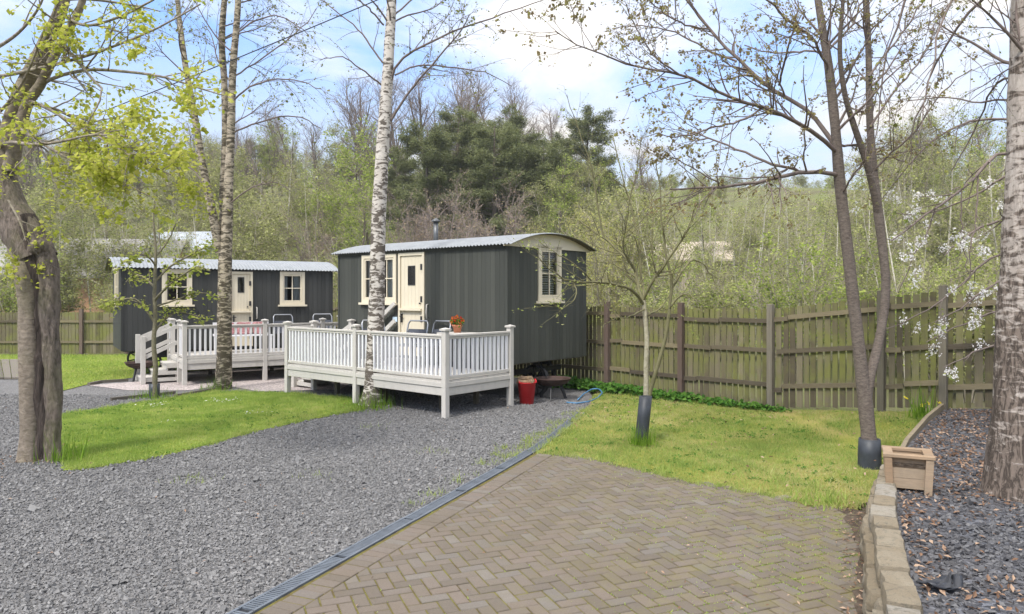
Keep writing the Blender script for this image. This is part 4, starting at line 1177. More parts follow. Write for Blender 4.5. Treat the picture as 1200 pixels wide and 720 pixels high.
# ------------------------------------------------------------------ decks
def place_child(o, parent):
    o.parent = parent; KIDS.setdefault(parent.name, []).append(o)
BAL = {}
def deck(label, FLp, rz, L, D, sides, post_xs, floor_z, rail_top, steps=None, right_posts=True, left_gap=None):
    root = empty("deck", (FLp[0], FLp[1], 0), rz)
    tag(root, label, "deck")
    fl = MB()
    y = -0.02
    while y < D - 0.02:
        w = min(0.145, D - y)
        fl.span(-0.02, L + 0.02, y, y + w - 0.006, floor_z - 0.028, floor_z, a=rng.random()); y += 0.145
    fl.build("floor_boards", M["greywhite"], root)
    fa = MB()
    fa.span(0.0, L, -0.022, 0.004, floor_z - 0.245, floor_z - 0.110); fa.span(-0.01, L + 0.01, -0.040, -0.004, floor_z - 0.108, floor_z - 0.030)
    fa.span(L - 0.004, L + 0.022, 0.006, D, floor_z - 0.245, floor_z - 0.110); fa.span(L + 0.004, L + 0.040, 0.006, D, floor_z - 0.108, floor_z - 0.030)
    fa.span(-0.022, 0.004, 0.006, D, floor_z - 0.245, floor_z - 0.110); fa.span(-0.040, -0.004, 0.006, D, floor_z - 0.108, floor_z - 0.030)
    fa.build("fascia", M["greywhite"], root, bevel=0.004)
    jo = MB()
    for x in np.arange(0.4, L, 0.45):
        jo.span(x - 0.025, x + 0.025, 0.01, D - 0.01, floor_z - 0.17, floor_z - 0.029)
    for x in np.arange(0.9, L, 1.5):
        for yy in (0.55, D - 0.25):
            jo.span(x - 0.04, x + 0.04, yy - 0.04, yy + 0.04, 0.0, floor_z - 0.171)
    jo.build("joists", M["post_grey"], root)
    ptop = rail_top + 0.115
    def post(x, yy, base=0.0, top=ptop, cap=True):
        b = MB(); s = 0.047
        b.span(x - s, x + s, yy - s, yy + s, base, top - 0.05)
        p_ = b.build("newel_post", M["greywhite"], root, bevel=0.004)
        if cap:
            c = MB(); k = s + 0.022
            c.span(x - k, x + k, yy - k, yy + k, top - 0.05, top - 0.022)
            z0, z1 = top - 0.022, top
            c.add([(x - k, yy - k, z0), (x + k, yy - k, z0), (x + k, yy + k, z0), (x - k, yy + k, z0), (x, yy, z1)], [[0, 1, 4], [1, 2, 4], [2, 3, 4], [3, 0, 4]])
            c.build("cap", M["greywhite"], p_)
    bh0, bh1 = floor_z + 0.075, rail_top - 0.075
    def run(a, b):
        a = np.array(a, float); b = np.array(b, float); d = (b - a) / np.linalg.norm(b - a)
        A = a + d * 0.048; B = b - d * 0.048
        rl = MB()
        rl.bar((*A, rail_top - 0.018), (*B, rail_top - 0.018), 0.085, 0.036)
        rl.bar((*A, rail_top - 0.056), (*B, rail_top - 0.056), 0.055, 0.038)
        rl.build("top_rail", M["greywhite"], root, bevel=0.004)
        r2 = MB(); r2.bar((*A, floor_z + 0.050), (*B, floor_z + 0.050), 0.055, 0.05)
        r2.build("bottom_rail", M["greywhite"], root, bevel=0.004)
        Ln = np.linalg.norm(B - A); n = int(round(Ln / 0.105))
        key = round(bh1 - bh0, 3)
        if key not in BAL:
            m_ = MB(); m_.span(-0.02, 0.02, -0.02, 0.02, 0, bh1 - bh0); BAL[key] = m_.mesh("baluster", M["white"])
        for k in range(n):
            c = A + d * Ln * (k + 0.5) / n
            o = link("baluster", BAL[key], root)
            o.location = (c[0], c[1], bh0); o.rotation_euler = (0, 0, math.atan2(d[1], d[0]))
    for x in post_xs: post(x, 0.0)
    for x0, x1 in zip(post_xs[:-1], post_xs[1:]): run((x0, 0), (x1, 0))
    if right_posts:
        post(L, D - 0.05); run((L, 0), (L, D - 0.05))
    post(0.0, D - 0.08)
    if steps:
        y0, y1, n, reach = steps
        post(0.0, y0)
        run((0.0, 0.0), (0.0, y0))
        if y1 < D - 0.3:
            post(0.0, y1); run((0, y1), (0, D - 0.08))
        st = MB()
        for k in range(n):
            zt_ = floor_z * (k + 1) / (n + 1); xs = -reach + reach * k / n
            st.span(xs - 0.03, xs + reach / n + 0.015, y0 + 0.06, y1 - 0.06, zt_ - 0.035, zt_)
            st.span(xs, xs + 0.02, y0 + 0.06, y1 - 0.06, zt_ - floor_z / (n + 1) + 0.003, zt_ - 0.037)
        so = st.build("steps", M["greywhite"], root)
        for yy in (y0 + 0.045, y1 - 0.045):
            sg = MB()
            for k in range(n):
                zb_ = floor_z * k / (n + 1)
                sg.span(-reach + reach * k / n - 0.02, -0.05, yy - 0.012, yy + 0.012, zb_ + 0.045, zb_ + 0.125, a=rng.random())
            sg.build("stringer", M["greywhite"], so)
        nt = 1.12
        for yy in (y0, y1):
            post(-reach, yy, 0.0, nt - 0.0, False)
            h = MB()
            h.bar((-reach + 0.03, yy, nt - 0.14), (-0.05, yy, rail_top - 0.04), 0.05, 0.085)
            h.bar((-reach + 0.03, yy, nt - 0.52), (-0.05, yy, rail_top - 0.40), 0.045, 0.085)
            h.build("handrail", M["greywhite"], root)
    return root
D1 = (-1.076 - 0.762 * 4.54, 11.74 + 0.648 * 4.54)
deck1 = deck("pale grey timber deck with white balusters in front of the green hut", D1, RZ1, 4.54, 1.66, None, [0.0, 2.22, 4.54], 0.60, 1.345,
             steps=(0.62, 1.58, 3, 0.72))
deck2 = deck("pale grey timber deck with steps beside the charcoal hut", (-7.17, 15.9), RZ2, 4.3, 2.18, None, [0.0, 1.72, 3.09, 4.3], 0.58, 1.315,
             steps=(0.66, 1.62, 3, 0.74))
# doorstep with two sloping handrails beside the near hut's door
ds = MB()
ds.span(2.02, 2.9, 0.0 - 0.36, -0.05, 0.605, 0.70); ds.build("doorstep", M["greywhite"], hut1, bevel=0.004)
hr = MB()
hr.span(1.42, 1.51, -0.16, -0.07, 0.60, 1.50)
hr.bar((1.47, -0.115, 1.42), (2.045, -0.115, 1.81), 0.045, 0.09); hr.bar((1.47, -0.115, 1.06), (2.045, -0.115, 1.45), 0.045, 0.09)
hr.build("handrail", M["greywhite"], hut1, bevel=0.004)
# ------------------------------------------------------------------ things on and round the decks
def loc_w(root, x, y, z):
    a = root.rotation_euler[2]
    return (root.location[0] + x * math.cos(a) - y * math.sin(a), root.location[1] + x * math.sin(a) + y * math.cos(a), z)
def chair(label, loc, rz, group):
    root = empty("garden_chair", loc, rz)
    tag(root, label, "chair", group)
    fr = MB(); sv = MB()
    for s in (-1, 1):
        x = s * 0.25
        fr.tube([(x, -0.24, 0), (x, -0.22, 0.40), (x, -0.20, 0.62)], 0.014, 8)
        fr.tube([(x, 0.26, 0), (x, 0.22, 0.42)], 0.014, 8)
        fr.tube([(x, -0.20, 0.62), (x, 0.02, 0.64), (x, 0.24, 0.62)], 0.017, 8)
        fr.tube([(x, -0.22, 0.40), (x, 0.22, 0.41)], 0.012, 6)
    fr.build("frame", M["dark_metal"], root, True)
    bk = [(-0.25, 0.22, 0.42), (-0.25, 0.28, 0.70), (-0.245, 0.31, 0.82), (-0.21, 0.33, 0.88), (0.21, 0.33, 0.88), (0.245, 0.31, 0.82), (0.25, 0.28, 0.70), (0.25, 0.22, 0.42)]
    sv.tube(bk, 0.016, 8); sv.build("back_frame", M["silver"], root, True)
    st = MB(); st.box((0, 0, 0.43), (0.48, 0.46, 0.025)); st.build("seat", M["blue_fabric"], root)
    b2 = MB()
    V = [(-0.235, 0.225, 0.45), (0.235, 0.225, 0.45), (0.235, 0.262, 0.62), (-0.235, 0.262, 0.62), (0.22, 0.285, 0.72), (-0.22, 0.285, 0.72)]
    V = V + [(x, y + 0.012, z) for x, y, z in V]
    b2.add(V, [[0, 1, 2, 3], [3, 2, 4, 5], [7, 6, 9, 8], [8, 9, 11, 10], [0, 3, 9, 6], [1, 7, 8, 2], [0, 6, 7, 1], [4, 10, 11, 5]])
    b2.build("backrest", M["blue_fabric"], root)
    return root
gch = "metal framed chairs on the two decks"
chair("dark metal chair seen side on below the near hut's door", loc_w(hut1, 2.35, -0.72, 0.60), RZ1 + R(82), gch)
chair("metal chair with silver back rail left of the red flowers, nearer the door", loc_w(hut1, 3.02, -0.62, 0.60), RZ1 + R(8), gch)
chair("metal chair with silver back rail closest to the potted red flowers", loc_w(hut1, 3.42, -0.42, 0.60), RZ1 + R(-4), gch)
chair("metal chair against the charcoal hut under its right window", loc_w(hut2, 3.75, -0.42, 0.58), RZ2 + R(0), gch)
chair("metal chair at the right end of the far deck", loc_w(hut2, 4.75, -0.45, 0.58), RZ2 + R(-10), gch)

def table(label, loc, rz, w, d, h, m, legm):
    root = empty("garden_table", loc, rz)
    tag(root, label, "table")
    tp = MB()
    n = max(4, int(d / 0.09))
    for k in range(n):
        y0 = -d / 2 + d * k / n
        tp.span(-w / 2, w / 2, y0, y0 + d / n - 0.008, h - 0.028, h)
    tp.build("table_top", m, root)
    for sx in (-1, 1):
        for sy in (-1, 1):
            lg = MB(); lg.bar((sx * (w / 2 - 0.06), sy * (d / 2 - 0.05), 0.0), (sx * (w / 2 - 0.06), sy * (d / 2 - 0.05), h - 0.03), 0.035, 0.035, up=(0, 1, 0))
            lg.build("leg", legm, root)
    return root
tb = loc_w(hut1, 4.22, -0.46, 0.60)
table("small slatted table holding the flower pot on the near deck", tb, RZ1, 0.62, 0.5, 0.70, M["greywhite"], M["dark_metal"])
# flower pot
pot = empty("flower_pot", (tb[0] - 0.02, tb[1], 1.30)); pot.scale = (0.82, 0.82, 0.82); tag(pot, "terracotta pot of red and yellow flowers on the near deck table", "flower pot")
pb = MB(); pb.lathe([(0.0, 0.0), (0.075, 0.0), (0.10, 0.135), (0.115, 0.137), (0.118, 0.175), (0.104, 0.176), (0.10, 0.15), (0.0, 0.15)], k=24)
pb.build("pot", M["terracotta"], pot, True)
fw = MB(); q = rng.normal(0, 1, (170, 3)); q /= np.linalg.norm(q, axis=1)[:, None]; q = q * (0.6 + 0.4 * rng.random((170, 1))) * [0.145, 0.145, 0.10] + [0, 0, 0.23]
q = q[q[:, 2] > 0.15]
fw.add(*clump_leaves(q, 0.05, 0.9)); fw.build("leaves", M["weed"], pot)
fw = MB(); q = rng.normal(0, 1, (130, 3)); q /= np.linalg.norm(q, axis=1)[:, None]; q = q * [0.15, 0.15, 0.115] + [0, 0, 0.235]; q = q[q[:, 2] > 0.18]
fw.add(*clump_leaves(q, 0.045, 1.2)); fw.build("flowers", M["red_petal"], pot)

# bench with cushions on the far deck
bn = empty("bench", loc_w(hut2, 2.55, -0.95, 0.58), RZ2); tag(bn, "white slatted bench with red cushions on the far deck", "bench")
st = MB()
for k in range(5): st.span(-0.65, 0.65, -0.22 + 0.088 * k, -0.22 + 0.088 * k + 0.075, 0.40, 0.425)
st.build("seat", M["white"], bn)
bk = MB()
for k in range(13): bk.span(-0.63 + 0.1 * k, -0.58 + 0.1 * k, 0.22, 0.245, 0.46, 0.66)
bk.span(-0.66, 0.66, 0.215, 0.25, 0.66, 0.73); bk.span(-0.66, 0.66, 0.215, 0.25, 0.40, 0.457)
bk.build("backrest", M["white"], bn)
for x in (-0.60, 0.60):
    for y in (-0.19, 0.232):
        l_ = MB(); l_.span(x - 0.03, x + 0.03, y - 0.03, y + 0.03, 0, 0.397); l_.build("leg", M["white"], bn)
for k, x in enumerate((-0.36, 0.04, 0.42)):
    c = MB(); rough_block(c, (0, 0, 0), (0.34, 0.12, 0.30), 0.0, 0.5, 0.006)
    o = c.build("cushion", M["cushion"], None, True)
    cw = loc_w(bn, x, 0.13, 0.58 + 0.425 + 0.155); o.location = cw; o.rotation_euler = (R(-8), 0, RZ2 + rng.normal(0, 0.1))
    tag(o, ["red patterned cushion at the left end of the white bench", "red patterned cushion in the middle of the white bench", "red patterned cushion at the right end of the white bench"][k], "cushion", "cushions on the white bench")

# red tub with split logs
bp = G(617.5, 475); tub = empty("tub", (bp[0], bp[1] + 0.16, 0)); tag(tub, "red rubber tub filled with split logs beside the near deck post", "tub")
tb_ = MB(); tb_.lathe([(0.0, 0.004), (0.125, 0.004), (0.165, 0.385), (0.175, 0.39), (0.172, 0.402), (0.158, 0.395), (0.12, 0.02), (0.0, 0.02)], k=32)
tb_.build("tub_body", M["red_rubber"], tub, True)
for a in (0.4, 0.4 + math.pi):
    h = MB(); cx, sx_ = math.cos(a), math.sin(a)
    h.tube([(0.168 * cx - 0.06 * sx_ * k, 0.168 * sx_ + 0.06 * cx * k, 0.385 + 0.055 * (1 - k * k)) for k in np.linspace(-1, 1, 9)], 0.011, 8)
    h.build("tub_handle", M["red_rubber"], tub, True)
lz = [(-0.05, -0.03, 0.40, 20, 8), (0.06, 0.03, 0.42, 75, -12), (0.0, 0.07, 0.435, -35, 10), (0.03, -0.07, 0.41, 130, 14), (-0.03, 0.0, 0.46, -8, -6)]
ln_ = ["flat across the front", "pointing at the hut wheel", "at the back against the hut", "leaning over the right rim", "topmost on the heap"]
for k, (x, y, z, a, b) in enumerate(lz):
    lg = MB()
    ang = np.array([0, 1.1, 2.1, 3.2, 4.4, 5.3]); rr = 0.042 * (0.75 + 0.5 * rng.random(6))
    V = [(sx * 0.13, rr[i] * math.cos(ang[i]), rr[i] * math.sin(ang[i])) for sx in (-1, 1) for i in range(6)]
    lg.add(V, [[i, (i + 1) % 6, 6 + (i + 1) % 6, 6 + i] for i in range(6)])
    lg.q.append(np.array([[5, 4, 3, 2, 1, 0]])); lg.q.append(np.array([[6, 7, 8, 9, 10, 11]]))
    o = lg.build("split_log", M["log"]); o.location = (tub.location[0] + x, tub.location[1] + y, z); o.rotation_euler = (0.3 * k, R(b), R(a))
    tag(o, "split log in the red tub, " + ln_[k], "log", "logs in the red tub")

def fire_bowl(label, c, r, top):
    root = empty("fire_bowl", c); tag(root, label, "fire pit")
    b = MB(); d = 0.15
    prof = [(0.0, top - d)] + [(r * math.sin(t_), top - d * math.cos(t_)) for t_ in np.linspace(0.15, 1.5, 9)] + [(r + 0.02, top), (r + 0.018, top + 0.012), (r - 0.012, top + 0.006)] + [((r - 0.02) * math.sin(t_), top + 0.01 - (d - 0.02) * math.cos(t_)) for t_ in np.linspace(1.5, 0.0, 8)]
    b.lathe(prof, k=32); b.build("bowl", M["rust"], root, True)
    for k in range(3):
        a = k * 2.094 + 0.35
        l_ = MB(); l_.bar((0.5 * r * math.cos(a), 0.5 * r * math.sin(a), top - d + 0.025), (0.82 * r * math.cos(a), 0.82 * r * math.sin(a), 0.0), 0.055, 0.02, up=(-math.sin(a), math.cos(a), 0.01))
        l_.build("leg", M["black_metal"], root)
g = G(648, 470); fire_bowl("rusty fire bowl beside the red tub under the near hut", (g[0], g[1] + 0.2, 0), 0.34, 0.40)
g = G(152, 449); fire_bowl("rusty fire bowl under the corner of the charcoal hut", (g[0], g[1] + 0.5, 0), 0.33, 0.42)

# blue hose
hs = MB(); hp = [G(677, 470), G(684, 464), G(693, 461), G(702, 461), G(706, 463), G(700, 468), G(690, 472), G(676, 474), G(664, 473)]
hp = [np.array(p_) for p_ in hp]; tt = np.linspace(0, len(hp) - 1, 50)
hp = np.stack([np.interp(tt, range(len(hp)), [p_[k] for p_ in hp]) for k in range(3)], 1)
hp[:, 2] = 0.02 + 0.07 * np.exp(-((tt - 2.6) / 1.4) ** 2)
hs.tube(hp, 0.0125, 8)
tag(hs.build("hose", M["blue_hose"], None, True), "loop of blue hose lying by the fence near the fire bowl", "hose")

# planter
pl = empty("planter", (3.42, 6.28, 0.318), R(-25)); tag(pl, "empty weathered wooden planter on the corner of the slate bed", "planter")
w0, w1, h = 0.142, 0.158, 0.325
for k, a in enumerate((0, 90, 180, 270)):
    pn = MB()
    for q in range(3):
        z0, z1 = 0.032 + q * 0.0885, 0.032 + q * 0.0885 + 0.086
        f0, f1 = w0 + (w1 - w0) * z0 / h - 0.012, w0 + (w1 - w0) * z1 / h - 0.012
        V = [(-f0, -f0, z0), (f0, -f0, z0), (f1, -f1, z1), (-f1, -f1, z1), (-f0 + .02, -f0 + .02, z0), (f0 - .02, -f0 + .02, z0), (f1 - .02, -f1 + .02, z1), (-f1 + .02, -f1 + .02, z1)]
        pn.add(V, [[0, 1, 2, 3], [4, 7, 6, 5], [0, 4, 5, 1], [1, 5, 6, 2], [2, 6, 7, 3], [3, 7, 4, 0]], rng.random())
    o = pn.build("side_panel", M["planter"], pl); o.rotation_euler = (0, 0, R(a))
    c, s_ = math.cos(R(a)), math.sin(R(a))
    lg = MB(); x, y = -1, -1
    A = np.array([x * c - y * s_, x * s_ + y * c])
    lg.bar((*(A * w0), -0.002), (*(A * w1 * 0.985), h - 0.03), 0.058, 0.058, up=(c, s_, 0), a=rng.random())
    lg.build("corner_post", M["planter"], pl)
    rm = MB(); rm.box((0, -w1 + 0.004, h - 0.014), (2 * w1 + 0.075 if a % 180 == 0 else 2 * w1 - 0.075, 0.075, 0.028), a=rng.random())
    o = rm.build("rim", M["planter"], pl, bevel=0.003); o.rotation_euler = (0, 0, R(a))
sl = MB(); sl.span(-0.15, 0.15, -0.15, 0.15, 0.22, 0.25); sl.build("soil", M["soil"], pl)

# scrap of black plastic on the bed
sp = MB(); n = 9
A, B = np.meshgrid(np.linspace(-1, 1, n), np.linspace(-1, 1, n), indexing='ij')
z = 0.02 + 0.018 * np.sin(3.1 * A + 1.7 * B) + 0.015 * np.sin(5 * B - 2.2 * A + 1) + 0.02 * rng.normal(0, 0.4, A.shape)
V = np.stack([0.11 * A + 0.025 * np.sin(4 * B), 0.055 * B + 0.06 * A * A, np.maximum(z, 0.004)], -1).reshape(-1, 3)
i, j = np.meshgrid(np.arange(n - 1), np.arange(n - 1), indexing='ij')
sp.add(V, np.stack([i * n + j, (i + 1) * n + j, (i + 1) * n + j + 1, i * n + j + 1], -1).reshape(-1, 4))
o = sp.build("plastic_scrap", M["black_plastic"], None, True); g = G(1112, 690, 0.33); o.location = (g[0], g[1], 0.335); o.rotation_euler = (0, 0, R(30))
so_ = o.modifiers.new("thick", 'SOLIDIFY'); so_.thickness = 0.003
tag(o, "crumpled scrap of black plastic lying on the slate chips", "plastic scrap")

# board walk at the left edge
wk = MB()
for k in range(7):
    a = np.array(G(-40 + k * 9, 445)[:2]); b = np.array(G(-50 + k * 10.2, 423)[:2])
    b_ = np.array(G(-40 + (k + 1) * 9 - 0.8, 445)[:2]); c_ = np.array(G(-50 + (k + 1) * 10.2 - 0.8, 423)[:2])
    wk.add([(*a, 0.05), (*b_, 0.05), (*c_, 0.05), (*b, 0.05), (*a, 0.01), (*b_, 0.01), (*c_, 0.01), (*b, 0.01)],
           [[0, 1, 2, 3], [0, 4, 5, 1], [1, 5, 6, 2], [2, 6, 7, 3], [3, 7, 4, 0]], rng.random())
tag(wk.build("boardwalk", M["board"]), "grey board walkway at the edge of the far lawn", "walkway")

# timber sleepers edging the pink chippings
ser = tag(empty("edging", G(118, 449)), "thin pale timber edging round the pink chippings", "edging")
for (a, b) in (((104, 452), (118, 449)), ((118, 449), (150, 447)), ((205, 466), (262, 456)), ((130, 470), (205, 462))):
    A, B = G(*a), G(*b)
    sb = MB(); sb.bar((A[0], A[1], 0.03), (B[0], B[1], 0.03), 0.06, 0.06, a=rng.random()); localise([sb], ser.location); sb.build("edging_board", M["board"], ser)

# daffodil clump by the fence corner
df = empty("daffodils", (*G(1079, 494, 0.17)[:2], 0.17)); tag(df, "clump of yellow daffodils against the edging board", "flowers")
n = 90; p0 = rng.normal(0, 0.07, (n, 2))
o = grass("leaves", p0, 0.0, 0.34, 0.022, M["grass_tall"], rng.random(n), 0.5); place_child(o, df)
fb = MB(); q = np.column_stack([rng.normal(0, 0.10, (5, 2)), 0.22 + 0.1 * rng.random(5)]); q = np.repeat(q, 6, 0) + rng.normal(0, 0.008, (30, 3))
fb.add(*clump_leaves(q, 0.028, 1.0)); fb.build("flowers", M["yellow_petal"], df)

# daisies
p = np.vstack([np.array(G(x, y)[:2]) + rng.normal(0, s_, (k, 2)) for x, y, s_, k in ((258, 473, 0.16, 40), (180, 477, 0.14, 22), (300, 487, 0.12, 14), (193, 497, 0.1, 6))])
leaf_litter("daisies", p, 0.035, 0.016, "little white daisies in the left lawn", "blossom")
# low light-coloured scraps
for o in list(COL.objects):
    pass

# ------------------------------------------------------------------ far buildings
def house(label, c, rz, w, d, h, rise, wallm, roofm, wins=()):
    z0 = float(hill_z(c[0], c[1])) - 0.3
    root = empty("house", (c[0], c[1], z0), rz); tag(root, label, "house")
    b = MB(); b.span(-w / 2, w / 2, -d / 2, d / 2, 0, h)
    for x in (-w / 2, w / 2):
        b.add([(x, -d / 2, h), (x, d / 2, h), (x, 0, h + rise)], [[0, 1, 2]])
    b.build("wall", wallm, root)
    r_ = MB(); o = 0.35; t_ = 0.12
    for s in (-1, 1):
        e = rise * (d / 2 + o) / (d / 2)
        V = [(-w / 2 - o, s * (d / 2 + o), h + rise - e + 0.02), (w / 2 + o, s * (d / 2 + o), h + rise - e + 0.02), (w / 2 + o, 0, h + rise + 0.02), (-w / 2 - o, 0, h + rise + 0.02)]
        V += [(x, y, z + t_) for x, y, z in V]
        r_.add(V, [[0, 1, 2, 3], [4, 5, 6, 7], [0, 1, 5, 4], [1, 2, 6, 5], [3, 0, 4, 7]])
    r_.build("roof", roofm, root)
    for (x0, x1, za, zb) in wins:
        f_ = MB(); f_.span(x0, x1, -d / 2 - 0.05, -d / 2 + 0.02, za, zb); wo = f_.build("window", M["white"], root)
        f_ = MB(); f_.span(x0 + .08, x1 - .08, -d / 2 - 0.06, -d / 2 - 0.052, za + .08, zb - .08); f_.build("pane", M["interior"], wo)
    return root
M["brick_far"] = plain("far orange brick", (0.42, 0.25, 0.15), 0.9, 0.2, 1.5)
M["slate_far"] = plain("far grey slate", (0.24, 0.23, 0.22), 0.7, 0.2, 1.0)
M["white_far"] = plain("pale roof sheet", (0.33, 0.36, 0.40), 0.6, 0.08, 1.0)
M["beige_far"] = plain("far beige render", (0.40, 0.34, 0.27), 0.9, 0.15, 0.8)
house("brick house with grey roof behind the far left fence", (-23.0, 40, 0), R(8), 9.0, 6, 2.5, 1.9, M["brick_far"], M["slate_far"], [(-1.4, 0.2, 1.0, 2.4), (2.0, 3.2, 1.0, 2.4), (-4.0, -2.8, 1.0, 2.4)])
house("small pale roofed cabin behind the charcoal hut", (-19.2, 43, 0), R(-6), 3.6, 3, 3.2, 1.0, M["white_far"], M["white_far"], [(-0.8, 0.4, 1.2, 2.2)])
house("beige building half hidden by saplings beyond the board fence", (11.0, 46, 0), R(-14), 5.0, 5, 2.0, 1.1, M["beige_far"], M["beige_far"], [(-1.5, -0.5, 0.9, 1.9)])
# ------------------------------------------------------------------ trees: branch growth, vectorised by level
def unit(v):
    return v / (np.linalg.norm(v, axis=-1, keepdims=True) + 1e-9)
def resample(pts, rad, n):
    pts = np.asarray(pts, float); rad = np.asarray(rad, float)
    d = np.concatenate([[0], np.cumsum(np.linalg.norm(np.diff(pts, axis=0), axis=1))])
    # smooth the polyline with a Catmull-Rom pass first
    m = len(pts); out = []
    for i in range(m - 1):
        p0, p1, p2, p3 = pts[max(i - 1, 0)], pts[i], pts[i + 1], pts[min(i + 2, m - 1)]
        for t in np.linspace(0, 1, 8, endpoint=False):
            out.append(0.5 * ((2 * p1) + (-p0 + p2) * t + (2 * p0 - 5 * p1 + 4 * p2 - p3) * t * t + (-p0 + 3 * p1 - 3 * p2 + p3) * t ** 3))
    out.append(pts[-1]); out = np.array(out)
    so = np.concatenate([[0], np.cumsum(np.linalg.norm(np.diff(out, axis=0), axis=1))])
    s = np.linspace(0, so[-1], n)
    Q = np.stack([np.interp(s, so, out[:, k]) for k in range(3)], 1)
    Rr = np.interp(s * d[-1] / so[-1], d, rad)
    return Q, Rr
def tubes(mb, Pn, Rn, k):
    """Pn (m,n,3), Rn (m,n) -> m tapered tubes with k sides"""
    m, n, _ = Pn.shape
    if m == 0: return
    T = unit(np.gradient(Pn, axis=1))
    mean = unit(Pn[:, -1] - Pn[:, 0])
    ref = np.where(np.abs(mean[:, 2:3]) < 0.75, np.array([[0, 0, 1.0]]), np.array([[0.9, 0.45, 0.0]]))[:, None, :]
    u = unit(np.cross(T, np.broadcast_to(ref, T.shape))); w = np.cross(T, u)
    ang = np.arange(k) / k * 2 * math.pi
    V = Pn[:, :, None] + Rn[:, :, None, None] * (np.cos(ang)[:, None] * u[:, :, None] + np.sin(ang)[:, None] * w[:, :, None])
    i, j = np.meshgrid(np.arange(n - 1), np.arange(k), indexing='ij'); jn = (j + 1) % k
    Q = np.stack([i * k + j, i * k + jn, (i + 1) * k + jn, (i + 1) * k + j], -1).reshape(-1, 4)
    Q = (Q[None] + (np.arange(m) * n * k)[:, None, None]).reshape(-1, 4)
    mb.add(V.reshape(-1, 3), Q)
def children(g, Pn, Rn, spec):
    """one level of side branches; spec: per (count per branch), t (range), len, ang, rr, wander, up, n"""
    m, n, _ = Pn.shape
    L = np.linalg.norm(np.diff(Pn, axis=1), axis=2).sum(1)
    c = g.poisson(spec["per_m"] * L) if "per_m" in spec else np.full(m, spec["per"])
    idx = np.repeat(np.arange(m), c)
    M_ = len(idx)
    if M_ == 0: return np.zeros((0, 4, 3)), np.zeros((0, 4))
    t = spec["t"][0] + (spec["t"][1] - spec["t"][0]) * g.random(M_)
    f = t * (n - 1); i0 = np.clip(f.astype(int), 0, n - 2); fr = (f - i0)[:, None]
    p = Pn[idx, i0] * (1 - fr) + Pn[idx, i0 + 1] * fr
    T = unit(Pn[idx, i0 + 1] - Pn[idx, i0])
    r0 = Rn[idx, i0] * (1 - fr[:, 0]) + Rn[idx, i0 + 1] * fr[:, 0]
    rnd = unit(g.normal(0, 1, (M_, 3))); side = unit(rnd - T * (rnd * T).sum(1, keepdims=True))
    if "flat" in spec:
        side = unit(side * np.array([1, 1, spec["flat"]]))
    if "side_up" in spec:
        side = unit(side + np.array([0, 0, spec["side_up"]]))
    if "bias" in spec:
        side = unit(side + np.asarray(spec["bias"]))
    a = np.radians(spec["ang"][0] + (spec["ang"][1] - spec["ang"][0]) * g.random(M_))[:, None]
    d = unit(T * np.cos(a) + side * np.sin(a))
    ln = spec["len"][0] + (spec["len"][1] - spec["len"][0]) * g.random(M_)
    if spec.get("rel"): ln = ln * L[idx] * (1.0 - spec.get("taper", 0.6) * t)
    else: ln = ln * (1.0 - spec.get("taper", 0.4) * t)
    rr = np.minimum(r0 * spec["rr"], spec.get("rmax", 9)); rr = np.maximum(rr, spec.get("rmin", 0.0015))
    k = spec["n"]
    out = np.zeros((M_, k, 3)); out[:, 0] = p
    step = (ln / (k - 1))[:, None]
    for q in range(1, k):
        out[:, q] = out[:, q - 1] + d * step
        d = unit(d + g.normal(0, spec["wander"], (M_, 3)) + np.array([0, 0, spec["up"]]))
    tip = spec.get("tip", 0.3)
    Rn2 = rr[:, None] * np.linspace(1, tip, k)[None]
    return out, Rn2
def leaves(g, Pn, per, size, t0=0.15, droop=0.3, spread=0.03, asp=0.42, cluster=1):
    m, n, _ = Pn.shape
    if m == 0: return np.zeros((0, 3)), np.zeros((0, 4), int), np.zeros(0)
    c = g.poisson(per, m); idx = np.repeat(np.arange(m), c); M_ = len(idx)
    t = t0 + (1 - t0) * g.random(M_); f = t * (n - 1); i0 = np.clip(f.astype(int), 0, n - 2); fr = (f - i0)[:, None]
    p = Pn[idx, i0] * (1 - fr) + Pn[idx, i0 + 1] * fr
    if cluster > 1:
        p = np.repeat(p, cluster, 0); M_ = len(p)
    p = p + g.normal(0, spread, (M_, 3))
    d = unit(g.normal(0, 1, (M_, 3)) * [1, 1, 0.6] - [0, 0, droop])
    nn = unit(np.cross(d, g.normal(0, 1, (M_, 3)) * [0.5, 0.5, 0.2] + np.cross(d, [0, 0, 1.0])))
    s = unit(np.cross(nn, d))
    L = (size * np.exp(g.normal(0, 0.28, M_)))[:, None]
    fold = np.cross(d, s) * L * 0.12
    V = np.stack([p, p + d * L * 0.5 + s * L * asp + fold, p + d * L, p + d * L * 0.5 - s * L * asp + fold], 1)
    return V.reshape(-1, 3), np.arange(M_ * 4).reshape(-1, 4), np.repeat(g.random(M_), 4)
def px_path(pts, Y0):
    """(px, py, half width in px, depth offset) -> world points and radii"""
    W_ = []; Rr = []
    for q in pts:
        Y = Y0 + (q[3] if len(q) > 3 else 0.0)
        W_.append(P(q[0], q[1], Y)); Rr.append(q[2] / F * Y)
    return np.array(W_), np.array(Rr)
def wood(paths, k=10, n=26, Y0=None, jitter=0.0, seed=0, thin=1.0):
    g = np.random.default_rng(seed)
    Ps = []; Rs = []
    for p_ in paths:
        a, r = px_path(p_, Y0) if Y0 is not None else p_
        a, r = resample(a, r * thin, n)
        if jitter: a = a + g.normal(0, jitter, a.shape) * np.linspace(0.3, 1, n)[:, None]
        Ps.append(a); Rs.append(r)
    return np.array(Ps), np.array(Rs)
